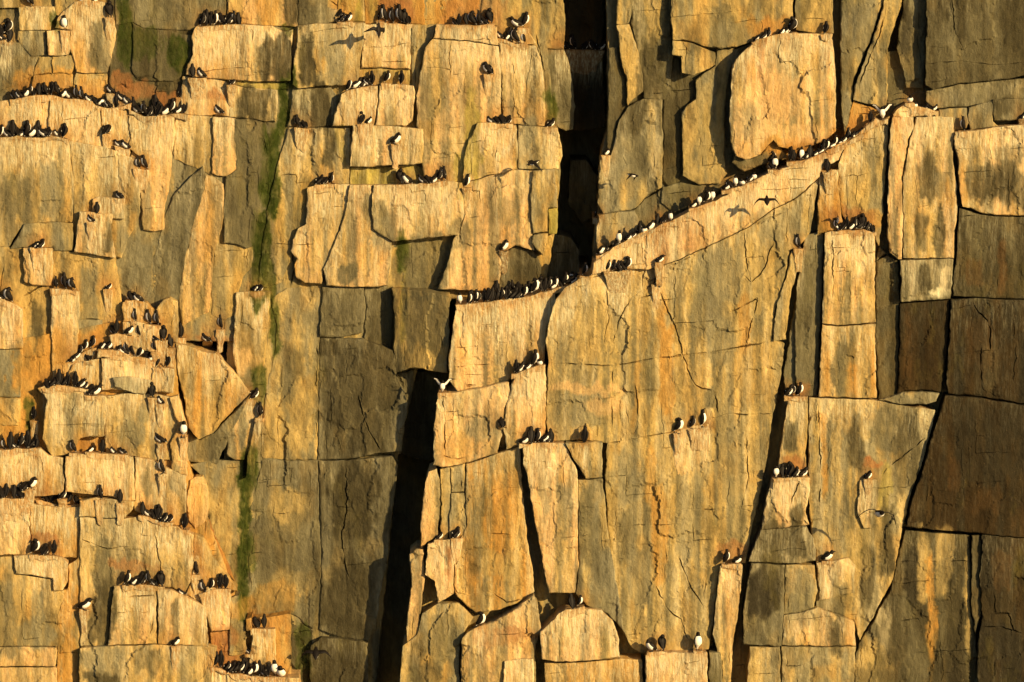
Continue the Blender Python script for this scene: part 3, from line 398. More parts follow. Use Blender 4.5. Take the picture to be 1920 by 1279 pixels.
# ---------------------------------------------------------------- birds: ledge description -> (x, foot row, stance[, height])
# stance: b back turned, f breast to us, l / r facing left / right; s crouched, u bill raised, p head tucked, w wings raised
BIRDS = [
 ("the slab edge in the upper left corner", "ss", [(2,72,'b'),(14,64,'r'),(17,78,'b'),(3,78,'ls')]),
 ("the short ledge at the photo's top left edge", "s", [(58,11,'l'),(152,3,'fs'),(164,4,'ls'),(178,5,'rs')]),
 ("the rim beside the green mossy recess", "", [(205,31,'b')]),
 ("the small pale block near the top left", "", [(121,56,'f')]),
 ("the long crowded ledge of the upper left", "", [(27,186,'bs'),(37,186,'ls'),(47,181,'rs'),(54,178,'r',22),(63,179,'bs'),(72,178,'b',22),(80,187,'bs'),(86,179,'l',24),(97,179,'b',25),(107,179,'l',27),(117,186,'rs'),(128,185,'ls',18),(142,186,'lu',27),(154,188,'lu',27),(167,191,'ls'),(176,195,'bs'),(186,200,'rs'),(193,201,'bs'),(203,202,'ls'),(208,174,'ls'),(217,205,'lu',29),(228,187,'ls'),(238,193,'ls'),
     (250,206,'lu',27),(259,214,'ls',22),(270,217,'l',28),(279,217,'bs'),(285,217,'b',22),(292,206,'b'),(297,224,'b',30),(307,215,'rs',22),(319,214,'r',29),(331,210,'rs'),(338,182,'bu',24),(345,215,'b',33)]),
 ("the second ledge from the left edge", "", [(2,256,'r',24),(14,256,'ls'),(25,257,'b',30),(33,250,'bs'),(38,257,'rs'),(50,257,'r',32),(58,256,'rs',22),(70,259,'bu',32),(83,256,'ls',22),(90,256,'bs'),(106,252,'ls',12),(120,262,'b',28)]),
 ("the streaked slabs right of the long upper left ledge", "", [(200,250,'bs',24),(222,272,'ls',14),(236,280,'ls',18),(258,315,'l',23),(272,317,'l',27)]),
 ("the ledge above the pale corner block", "", [(361,145,'b',26),(379,145,'ls',20)]),
 ("the top edge of the broad pale block", "", [(378,50,'r',26),(388,47,'bu',30),(396,48,'b',24),(405,48,'ru',28),(418,46,'bs',24),(429,46,'bs',22),(438,46,'lu',27),(447,50,'b',26)]),
 ("the little shelves below the broad pale block", "", [(434,159,'bs',16),(412,214,'lsp',20)]),
 ("the top of the dark stained block", "", [(640,40,'bs',18),(653,41,'rs',18),(637,30,'bs',14)]),
 ("the rust stained shelf over the flying bird", "", [(713,39,'r',22),(721,41,'lu',34),(734,43,'lu',30),(749,43,'lu',36),(757,45,'b',26),(764,45,'bs',22)]),
 ("the square blocks below the flying bird", "", [(655,173,'r',28),(664,166,'rs',24),(680,162,'bs'),(690,161,'ls'),(698,160,'bu',28),(724,156,'r',24),(753,159,'bu',27)]),
 ("the step beside the dark triangular stain", "", [(559,239,'l',24),(571,240,'bs',18)]),
 ("the shelf over the cream rectangular block", "", [(678,233,'b',22),(690,231,'rs',15)]),
 ("the face of the cream rectangular block", "", [(741,270,'rs',26)]),
 ("the rust streaked corner of the middle wall", "", [(598,346,'bs',20),(608,346,'bs',21),(620,345,'ru',22)]),
 ("the pale overhanging slab in the upper middle", "", [(751,346,'b',27),(763,346,'ls',22),(794,343,'ls',18),(803,343,'bs',20),(812,342,'rs'),(822,340,'r',24),(832,337,'lu',27)]),
 ("the wall right of the pale overhanging slab", "", [(875,352,'ru',26),(945,470,'rs',21)]),
 ("the ledge on top of the pink boulder", "", [(854,46,'bs',14),(861,46,'b',21),(874,47,'b',22),(887,49,'l',26),(898,48,'lu',28),(908,44,'bs',18),(918,44,'b',26)]),
 ("the face of the pink boulder", "", [(915,138,'ls',24)]),
 ("the notch right of the pink boulder", "", [(938,72,'ls',14),(950,73,'rs',12),(957,81,'b',28),(967,81,'l',28),(981,82,'l',22),(970,52,'ls',22),(983,52,'r',30)]),
 ("the rusty niche below the pink boulder", "", [(922,231,'ls',15),(933,231,'bs',19),(943,232,'bs',18),(953,231,'bs',16),(1032,239,'bs',18)]),
 ("the shaded ledge by the dark chasm", "", [(1047,92,'b',28),(1063,92,'bs',20),(1075,93,'l',28),(1096,92,'bs'),(1112,94,'bs',20),(1126,94,'rs',20)]),
 ("the corner posts right of the dark chasm", "", [(1136,290,'rs',14),(1119,408,'r',20)]),
 ("the long crowded ledge over the chasm pillar", "", [(863,571,'f',22),(880,570,'r',24),(884,572,'b',26),(893,567,'ru',26),(897,569,'r',22),(908,568,'bu',26),(915,563,'b',24),(922,569,'b',28),(932,551,'bu',26),(932,568,'r',28),(941,566,'r',26),(948,562,'b',24),(954,564,'r',20),(962,562,'bs',24),(970,561,'bs',22),(976,559,'bs'),(984,560,'r',24),(962,546,'lu',20),(974,548,'bs',22),(984,549,'bs'),(993,550,'b',24),(1004,549,'r',30),
     (1014,547,'b',26),(1022,546,'b',25),(1027,545,'r',26),(1036,543,'rs'),(1042,542,'r',22),(1050,538,'bs'),(1058,538,'r',26),(1069,533,'rs',24),(1074,524,'fs',16)]),
 ("the pale ledge under the slanting row", "", [(1097,517,'r',27),(1140,508,'r',24),(1151,508,'r',24),(1161,507,'bs',22),(1168,506,'bs',20),(1176,505,'r',26)]),
 ("the lower slanting ledge under the grey wall", "", [(1127,479,'rs',20),(1136,473,'bs',12),(1154,462,'bs',16),(1161,458,'f',28),(1177,452,'rs',18),(1186,449,'rs'),(1200,443,'ru',28),(1208,439,'fs',18),(1219,433,'rs',22),(1233,423,'bu',26),(1243,417,'bs'),(1258,415,'f',22)]),
 ("the middle of the long slanting ledge", "", [(1300,391,'rs',14),(1312,386,'f',20),(1326,380,'r',24),(1336,376,'f',24),(1362,357,'rs',18),(1370,352,'bs'),(1380,353,'f',24),(1393,347,'fs',16),(1406,341,'rs',18),(1415,336,'fs',12)]),
 ("the slanting ledge below the great boulder", "", [(1446,307,'r',24),(1454,318,'f',28),(1449,318,'bs',22),(1483,303,'bu',30),(1489,303,'b',22),(1503,301,'fu',28),(1512,298,'rs'),(1519,298,'b',26),(1529,293,'rs',18),(1537,290,'rs'),(1543,286,'r',28),(1551,283,'r',24),(1559,278,'rs'),(1566,274,'r',22),(1575,271,'rs',16),(1582,268,'rs',16),(1590,264,'ru',20),(1599,259,'rs',16),(1606,256,'rs',15),(1613,250,'rs',14)]),
 ("the narrow orange column below the slanting ledge", "", [(1552,323,'b',28)]),
 ("the upper end of the slanting ledge", "", [(1633,232,'b',22),(1656,221,'fw',26)]),
 ("the rusty saddle under the deep gully", "", [(1707,192,'fsw',16),(1716,202,'fs',14),(1733,209,'rs',14),(1744,210,'bs',17),(1751,207,'rs',14)]),
 ("the crumbly bedding right of the gully", "", [(1806,246,'lu',28),(1918,223,'rs',8)]),
 ("the slab of rock above the great boulder", "", [(1419,78,'rs',14),(1430,74,'rs'),(1440,70,'r',16),(1466,66,'rs',15),(1475,63,'rs',17),(1486,60,'r',28),(1548,65,'b',24)]),
 ("the flat crowded top of the orange pillar", "", [(1569,433,'lw',24),(1580,431,'bs',20),(1588,430,'bu',24),(1596,433,'rs',20),(1602,432,'ru',26),(1612,431,'bs',22),(1619,426,'b',26),(1626,433,'bs'),(1635,435,'bs',17),(1610,420,'bs',18)]),
 ("the tip of the leaning splinter of rock", "", [(1497,466,'lu',27)]),
 ("the pinched niche on the slanting face", "", [(1236,492,'rs',18),(1230,533,'r',24)]),
 ("the paired square blocks at the left", "", [(225,372,'ls',16),(182,400,'b',22),(171,416,'ls',15)]),
 ("the streaked block top at the left edge", "", [(65,463,'rs',14),(76,464,'bs',18)]),
 ("the orange streaked block under the grey wall", "", [(103,541,'lu',22),(120,543,'lu',32),(135,544,'l',22)]),
 ("the leftmost low block", "", [(15,570,'l',28),(1,560,'ls',14),(203,542,'bs',10)]),
 ("the summit of the left pyramid of ledges", "", [(244,562,'bs',18),(259,568,'ls',20)]),
 ("the upper tiers of the left pyramid", "", [(252,602,'lu',24),(279,607,'lu',29),(293,611,'lu',28),(218,622,'bu',26),(241,628,'rs',20),(260,630,'l',22),(305,638,'b',26),(291,640,'bs'),(320,652,'b',26),(340,633,'bu',29),(213,628,'bs')]),
 ("the rounded shoulder right of the left pyramid", "", [(413,617,'lu',28),(388,641,'ls',18),(392,670,'bs',26),(413,661,'b',20)]),
 ("the left flank of the left pyramid", "", [(172,652,'r',24),(159,658,'r',22),(150,665,'r',20),(142,672,'rs'),(135,680,'rs'),(165,676,'bs',22)]),
 ("the broad middle tier of the left pyramid", "", [(190,656,'rs',16),(202,655,'rs'),(214,666,'b',20),(223,655,'bs',18),(232,668,'ls',22),(238,664,'l',24),(248,670,'l',26),(262,672,'r',29),(274,675,'b',24),(283,677,'fs',12),(290,659,'lu',24),(294,688,'b',26),(313,689,'bu',28)]),
 ("the tall block's top below the pyramid", "", [(88,727,'bs'),(97,727,'bs',20),(106,726,'bs'),(111,725,'bu',32),(119,724,'bs'),(127,725,'b',26),(140,727,'bu',30),(150,727,'rs'),(158,729,'bs',12),(168,741,'bs',22),(178,742,'rs',22)]),
 ("the stepped blocks under the pyramid", "", [(285,745,'b',28),(301,757,'ls',16),(343,819,'f',30),(302,831,'ls',22),(304,887,'l',27),(64,788,'bu',26)]),
 ("the shelf at the far left, mid height", "", [(6,843,'l',22),(18,847,'bu',34),(27,838,'ls',12),(37,838,'r',28),(51,843,'bu',34),(58,838,'bs',20),(65,848,'b',32)]),
 ("the wide ledge of five spaced birds", "", [(138,849,'l',25),(168,847,'rs',14),(191,851,'b',25),(212,850,'ls',14),(231,853,'ls',14)]),
 ("the crowded lower left ledge", "", [(2,935,'bs',32),(11,932,'b',26),(26,935,'b',26),(37,934,'bs',24),(44,922,'bs',24),(60,913,'rs',22),(47,951,'b',32),(76,938,'lu',24),(86,939,'bs',16),(97,944,'bu',33),(110,946,'b',28),(126,948,'b',26),(117,935,'bs'),(143,945,'bs',16)]),
 ("the small block with two upright birds", "", [(187,937,'lu',28),(225,943,'bu',26)]),
 ("the downward stepping ledge of the lower left", "", [(267,966,'bu',26),(277,969,'ls',18),(286,972,'bs'),(296,977,'b',30),(306,978,'bs',18),(316,980,'bs',20),(346,993,'bu',30)]),
 ("the rusty niche with three birds", "", [(64,1040,'r',28),(82,1040,'bs',22),(100,1042,'bu',28)]),
 ("the low ledge of the bottom left block", "", [(237,1097,'r',28),(250,1097,'rs',18),(264,1095,'bs',24),(279,1096,'lu',27),(290,1097,'ls',12),(301,1100,'b',27)]),
 ("the crumbling ramp at the lower left", "", [(364,1040,'rs',16),(367,1078,'l',24),(342,1116,'ls',12),(382,1113,'l',25),(397,1103,'r',22),(412,1102,'b',28),(424,1104,'b',26),(157,1142,'rs',30),(328,1210,'rs',18)]),
 ("the orange stump at the bottom left", "", [(479,1178,'bs',20),(494,1178,'bu',27),(467,1226,'ls',14)]),
 ("the bottommost crowded ledge", "", [(403,1250,'b',28),(414,1251,'bu',32),(425,1260,'bs'),(433,1264,'bs',22),(442,1262,'bs',22),(450,1262,'rs',22),(458,1264,'b',30),(467,1267,'rs'),(476,1268,'r',24),(486,1270,'bu',30),(497,1268,'bs',20),(503,1268,'b',24),(516,1269,'f',31),(528,1271,'fs',24)]),
 ("the streaked block beside the mossy groove", "", [(477,548,'rs',14),(486,547,'bs',18)]),
 ("the thin rock spike left of centre", "", [(465,749,'rs',12),(475,749,'bs',22),(487,783,'lu',30)]),
 ("the left corner of the chasm pillar", "", [(829,736,'fw',22)]),
 ("the tilted ledge on the chasm pillar", "", [(968,701,'bu',26),(974,700,'rs',20),(988,693,'rs',16),(1002,689,'r',33),(1013,684,'fs',12),(942,800,'bs',20)]),
 ("the pale pillar top in the lower centre", "", [(982,831,'rs',20),(995,834,'b',32),(1008,831,'r',28),(1021,831,'rs',20),(1028,830,'bs'),(1034,833,'bu',28),(1096,832,'bu',32)]),
 ("the hairline ledge across the great slab", "", [(1271,811,'r',26),(1298,804,'r',24),(1320,799,'ru',33)]),
 ("the steps right of the long dark fissure", "", [(1479,743,'rs',20),(1485,743,'r',20),(1501,743,'r',26),(1456,896,'f',22),(1467,896,'b',26),(1480,895,'b',27),(1491,894,'bs',20),(1504,894,'rs',20),(1627,898,'rs',17)]),
 ("the blocks low on the chasm pillar", "", [(823,1012,'rs',16),(854,1009,'bs',22),(900,1178,'r',27)]),
 ("the pale block in the bottom centre", "", [(1073,1146,'b',30),(1087,1136,'r',22)]),
 ("the square block at the bottom", "", [(1222,1223,'ls',24),(1241,1221,'b',34),(1309,1220,'f',34)]),
 ("the post left of the long dark fissure", "", [(1362,1058,'r',28),(1381,1056,'rs',18),(1550,1051,'rs',22)]),
]
FLY = [ # x, y, scale(px wingspan), roll, heading, light?, description
 (710,58,56,.9,'up',"guillemot in a blurred landing flap below the rust stained shelf"),
 (1001,305,50,-.5,'left',"guillemot gliding left past the cream block above the chasm, wings spread"),
 (1438,377,50,.0,'away',"guillemot flying away over the great slab with arched wings"),
 (1648,962,80,.25,'toward',"large dark guillemot in flight before the lower right wall"),
 (592,1226,62,.0,'away',"guillemot flying low before the dark wall near the bottom centre"),
 (1185,328,44,.3,'right',"small guillemot gliding right before the grey wall beside the chasm"),
]

# ---------------------------------------------------------------- mesh building of the rock
rng = np.random.RandomState(7)
def inpoly(x, y, q):
    q = np.asarray(q); c = np.zeros(x.shape, bool); n = len(q); j = n - 1
    for i in range(n):
        xi, yi = q[i]; xj, yj = q[j]
        if yi != yj:
            m = ((yi > y) != (yj > y)) & (x < (xj - xi) * (y - yi) / (yj - yi) + xi)
            c ^= m
        j = i
    return c
def dist_poly(x, y, q, closed=True):
    q = np.asarray(q, float); best = np.full(x.shape, 1e9); n = len(q)
    for i in range(n if closed else n - 1):
        a = q[i]; b = q[(i + 1) % n]; ab = b - a; L = (ab ** 2).sum() + 1e-9
        t = np.clip(((x - a[0]) * ab[0] + (y - a[1]) * ab[1]) / L, 0, 1)
        d = np.hypot(x - a[0] - t * ab[0], y - a[1] - t * ab[1])
        best = np.minimum(best, d)
    return best
def warp(x, y):
    """the same crooked shift everywhere, so that joints shared by two blocks stay shared"""
    dx = 1.3 * fbm(x / 30, y / 24, 5, 3) + 2.0 * fbm(x / 11, y / 9, 9, 3)
    dy = 1.0 * fbm(x / 42, y / 36, 15, 3) + 1.4 * fbm(x / 10, y / 10, 19, 3)
    return x + dx, y + dy
for i, b in enumerate(BL):
    q = np.array(b['pts'], float)
    b['c'] = (q[:, 0].mean(), q[:, 1].mean()); b['seed'] = 100 + i
def bdepth(b, x, y):
    return b['d'] + b['sx'] * (x - b['c'][0]) + b['sy'] * (y - b['c'][1])
# coarse depth map (4 px) to know what is in front
GX, GY = np.meshgrid(np.arange(-60, 1990, 3.0), np.arange(-60, 1345, 3.0))
DM = np.full(GX.shape, -3.0)
def dm_add(b):
    q = np.array(b['pts'], float); x0, y0 = q.min(0); x1, y1 = q.max(0)
    i0 = max(0, int((y0 + 60) / 3)); i1 = min(DM.shape[0], int((y1 + 60) / 3) + 2)
    j0 = max(0, int((x0 + 60) / 3)); j1 = min(DM.shape[1], int((x1 + 60) / 3) + 2)
    sx_, sy_ = GX[i0:i1, j0:j1], GY[i0:i1, j0:j1]
    m = inpoly(sx_, sy_, q)
    v = bdepth(b, sx_, sy_)
    sub = DM[i0:i1, j0:j1]
    sub[m & (v > sub)] = v[m & (v > sub)]
for b in BL: dm_add(b)
def dq(x, y):
    j = np.clip(((np.asarray(x) + 60) / 3 + .5).astype(int), 0, DM.shape[1] - 1)
    i = np.clip(((np.asarray(y) + 60) / 3 + .5).astype(int), 0, DM.shape[0] - 1)
    return DM[i, j]

# small ledges for the rows of birds: a rim of rock wherever they stand
LEDGES = []
for gi, (desc, _, birds) in enumerate(BIRDS):
    bs = sorted(range(len(birds)), key=lambda k: birds[k][0])
    groups = []
    for k in bs:
        x, y = birds[k][0], birds[k][1]
        for g in groups:
            lx, ly = birds[g[-1]][0], birds[g[-1]][1]
            if abs(x - lx) < 26 and abs(y - ly) < 7 + .25 * abs(x - lx):
                g.append(k); break
        else:
            groups.append([k])
    for g in groups:
        xs = [birds[k][0] for k in g]; ys = [birds[k][1] for k in g]
        back = float(np.median([dq(x, y - 14) for x, y in zip(xs, ys)]))
        frnt = float(np.median([dq(x, y + 6) for x, y in zip(xs, ys)]))
        dl = max(frnt + .02, back + .18)
        if dl > frnt + .10: dl = max(frnt + .03, back + .12)
        # top line: feet smoothed
        tx = [xs[0] - 9] + xs + [xs[-1] + 9]; ty = [ys[0]] + ys + [ys[-1]]
        ty2 = [ty[0]] + [(ty[i - 1] + ty[i] * 2 + ty[i + 1]) / 4 for i in range(1, len(ty) - 1)] + [ty[-1]]
        top = []
        for x, y in zip(tx, ty2):
            if not top or x - top[-1][0] > 3: top.append((x, y + 1))
        th = 9 if dl < frnt + .05 else 44
        sl = -max(0, dl - frnt - .01) / th
        mx = sum(p[0] for p in top) / len(top); tp_ = .55 if th > 20 else .98
        bot = [(mx + (x - mx) * tp_, y + th + rng.uniform(-4, 5)) for x, y in top[::-1]]
        own = [q for q in BL if inpoly(np.array([mx]), np.array([top[0][1] + 8.]), q['pts'])[0]]
        own = max(own, key=lambda q: bdepth(q, mx, top[0][1] + 8)) if own else dict(col='P', wash=.6)
        LEDGES.append(dict(d=dl, col=own['col'], wash=max(.3, own['wash']), pts=top + bot, sx=0, sy=sl, y0=sum(p[1] for p in top) / len(top), relief=.5, ledge=True, g=(gi, g), top=top, back=back))
for i, b in enumerate(LEDGES):
    q = np.array(b['pts'], float)
    b['c'] = (q[:, 0].mean(), b['y0']); b['seed'] = 700 + i

# bird positions, used by the droppings and the rust behind them
BX = np.array([b[0] for g in BIRDS for b in g[2]], float); BY = np.array([b[1] for g in BIRDS for b in g[2]], float)

def dens_line(pts, step, closed=True):
    out = []; n = len(pts)
    for i in range(n if closed else n - 1):
        a = pts[i]; c = pts[(i + 1) % n]; L = math.hypot(c[0] - a[0], c[1] - a[1]); m = max(1, int(L / step))
        for k in range(m): out.append((a[0] + (c[0] - a[0]) * k / m, a[1] + (c[1] - a[1]) * k / m))
    if not closed: out.append(pts[-1])
    return out

CRK = []
for c in CR:
    CRK.append((c[0], c[1], [(c[i], c[i + 1]) for i in range(2, len(c), 2)]))
prng = random.Random(11)
for b in BL:
    q = np.array(b['pts'], float); x0, y0 = q.min(0); x1, y1 = q.max(0)
    x0 = max(x0, -10); x1 = min(x1, 1930); y0 = max(y0, -10); y1 = min(y1, 1290)
    area = max(0, x1 - x0) * max(0, y1 - y0)
    if b['c'][0] < 0 or area < 2500: continue
    for _ in range(int(area / 20000 + prng.random() * .7)):
        x = prng.uniform(x0, x1); y = prng.uniform(y0, y1); vert = prng.random() < .6
        n = prng.randint(3, 8); pts = [(x, y)]
        for k in range(n):
            st = prng.uniform(8, 26)
            if prng.random() < .16: vert = not vert
            if vert: x += prng.gauss(0, 1.8); y += st
            else: x += st; y += prng.gauss(-1.2, 1.2)
            pts.append((x, y))
        CRK.append((prng.uniform(.6, 1.1), prng.uniform(.015, .05), pts))
CRD = []
for w, dp, pts in CRK:
    d = dens_line(pts, 3.0, False); xs, ys = warp(np.array([p[0] for p in d]), np.array([p[1] for p in d]))
    xs = xs + 1.0 * fbm(xs / 5, ys / 5, 77, 2)
    CRD.append((w, dp, np.stack([xs, ys], 1), (xs.min(), ys.min(), xs.max(), ys.max())))

def relief(b, x, y):
    s = b['seed']; r = b['relief']
    # broad undulation, flakes (planar facets with steps), fine grain
    h = .06 * r * fbm(x / 75, y / 130, 1, 3) + .010 * fbm(x / 17, y / 26, 31, 3) + .005 * fbm(x / 6, y / 12, 41, 2)
    for (cx, cy, amp, sd) in ((58, 96, .030, 2), (27, 52, .011, s + 3)):
        wx = x + 10 * fbm(x / 30, y / 40, sd + 50, 2); wy = y + 12 * fbm(x / 30, y / 40, sd + 60, 2)
        wx = wx + (.22 if b['seed'] % 2 else -.16) * wy * (cx < 40); wy = wy + .12 * wx
        gx, gy = wx / cx, wy / cy
        bi = np.full(x.shape, 1e9); off = np.zeros(x.shape)
        for ox in (-1, 0, 1):
            for oy in (-1, 0, 1):
                ix = np.floor(gx) + ox; iy = np.floor(gy) + oy
                px = ix + .15 + .7 * _h(ix, iy, sd); py = iy + .15 + .7 * _h(ix, iy, sd + 1)
                dd = np.maximum(np.abs(gx - px), np.abs(gy - py)) + .25 * np.hypot(gx - px, gy - py)
                o = (_h(ix, iy, sd + 2) - .5) * 1.6 + (gx - px) * (_h(ix, iy, sd + 3) - .5) * 2.2 + (gy - py) * (_h(ix, iy, sd + 4) - .5) * 1.6
                m = dd < bi
                bi = np.where(m, dd, bi); off = np.where(m, o, off)
        h = h + amp * r * off
    return h

def lmix(a, c, f):
    f = np.clip(f, 0, 1)[:, None]
    return np.exp(np.log(a) * (1 - f) + np.log(np.broadcast_to(c, a.shape)) * f)
def colours(b, x, y, dtop, dseed):
    base = np.tile(ALB[b['col']], (len(x), 1))
    alt = ALB[{'P': 'T', 'T': 'G', 'O': 'T', 'G': 'T', 'H': 'G', 'D': 'H', 'B': 'K', 'K': 'B', 'M': 'D', 'R': 'O', 'Y': 'T', 'C': 'P'}[b['col']]]
    n1 = sstep(-.10, .30, fbm(x / 18, y / 140, 300 + b['seed'] % 7, 4))
    vr = b.get('var', 1.0)
    base = lmix(base, alt, n1 * .8 * vr)
    n2 = sstep(.05, .42, fbm(x / 17, y / 75, 340, 4))
    dk = ALB['B' if b['col'] in 'BK' else 'D']
    base = lmix(base, dk, n2 * vr * (.42 if b['col'] in 'TGHOY' else .26))
    if b['wash'] > .35:
        bd = fbm(x / 10, y / 230, 360 + b['seed'] % 5, 3)
        base = lmix(base, ALB['H'], sstep(.08, .34, bd) * .6); base = lmix(base, ALB['C'], sstep(-.12, -.4, bd) * .45)
    n3 = sstep(.1, .45, fbm(x / 30, y / 60, 380, 3))
    base = lmix(base, ALB['O'] * (1 if b['col'] not in 'BKD' else .4), n3 * vr * (.36 if b['col'] in 'PTOR' else .2))
    if b['col'] in 'PTOYR': base = lmix(base, ALB['O'] * 1.1, .24 * (1 - sstep(330, 620, x)) * (.6 + .4 * n3))
    # stains of their own shape
    wx = x + 9 * fbm(x / 22, y / 50, 400, 3) + 3 * fbm(x / 6, y / 30, 410, 2); wy = y + 16 * fbm(x / 16, y / 60, 420, 3)
    moss = np.zeros(len(x)); dark = np.zeros(len(x))
    for (cx, cy, rx, ry, c, a) in STAIN:
        m = (np.abs(x - cx) < rx * 2.2 + 12) & (np.abs(y - cy) < ry * 2.0 + 20)
        if not m.any(): continue
        r = (np.abs((wx[m] - cx) / rx) ** 3.2 + np.abs((wy[m] - cy) / ry) ** 3.2) ** (1 / 3.2) + .42 * fbm(x[m] / 9, y[m] / 34, 435, 4)
        g = (.08 + .97 * a) * (1 - sstep(.78, 1.02, r)) * (.92 + .45 * fbm(x[m] / 5, y[m] / 26, 430, 3))
        if c == 'M': g = g * (.62 + .38 * sstep(-.25, .15, fbm(x[m] / 6, y[m] / 9, 440, 4)))
        g = np.clip(g, 0, 1)
        base[m] = lmix(base[m], ALB[c], g)
        if c == 'M': moss[m] = np.maximum(moss[m], g)
        if c in 'GHDKMBRY': dark[m] = np.maximum(dark[m], g)
    # droppings below ledges, rust smears behind the birds
    ws = np.zeros(len(x)); rs = np.zeros(len(x))
    if b['wash'] > 0:
        ln = 40 + 120 * vnoise(x / 7, x * 0, 500) ** 1.5
        ws = b['wash'] * (1 - sstep(.0, 1.0, dtop / ln)) * .9
        ws = ws + b['wash'] * .38 * sstep(-.1, .3, fbm(x / 7, y / 160, 510, 3))
    x0, x1, y0, y1 = x.min(), x.max(), y.min(), y.max()
    m = (BX > x0 - 40) & (BX < x1 + 40) & (BY > y0 - 90) & (BY < y1 + 40)
    for bx, by in zip(BX[m], BY[m]):
        dx = (wx - bx) / 15; up = by - wy
        rs = np.maximum(rs, .95 * np.exp(-dx * dx) * (1 - sstep(6, 44, up)) * sstep(-16, -2, up))
        ws = ws + .8 * np.exp(-((x - bx) / 8) ** 2) * sstep(0, 5, y - by) * (1 - sstep(15, 70 + 60 * (.5 + .5 * math.sin(bx * 1.7)), y - by))
    rs = rs * (.75 + .4 * fbm(x / 20, y / 14, 520, 3))
    rs = np.clip(rs, 0, .9) * (.35 if b['col'] in 'BKD' else 1)
    base = lmix(base, (.65 * ALB['R'] + .35 * ALB['O']) * .85, rs * .85)
    ws = np.clip(ws, 0, 1) * (1 - moss) * (1 - .85 * dark)
    pk = ALB['C'] * np.array([1.02, .93, .92])
    base = lmix(base, pk, ws * .6 * (1 - .6 * rs))
    if b.get('ledge'): base = base * .6 + (ALB['P'] * .5 + ALB['R'] * .5) * .4
    msk = np.stack([ws, rs, moss], 1)
    return np.clip(base, .004, .85), msk

def link_mesh(name, V, F, mat, base, msk, parent):
    me = bpy.data.meshes.new(name)
    V = np.asarray(V, np.float32)
    me.from_pydata(V.tolist(), [], F)
    if base is not None:
        a = me.color_attributes.new('base', 'FLOAT_COLOR', 'POINT')
        a.data.foreach_set('color', np.concatenate([base, np.ones((len(base), 1))], 1).astype(np.float32).ravel())
        a = me.color_attributes.new('msk', 'FLOAT_COLOR', 'POINT')
        a.data.foreach_set('color', np.concatenate([msk, np.ones((len(base), 1))], 1).astype(np.float32).ravel())
    me.materials.append(mat)
    o = bpy.data.objects.new(name, me); COL.objects.link(o); o.parent = parent
    return o

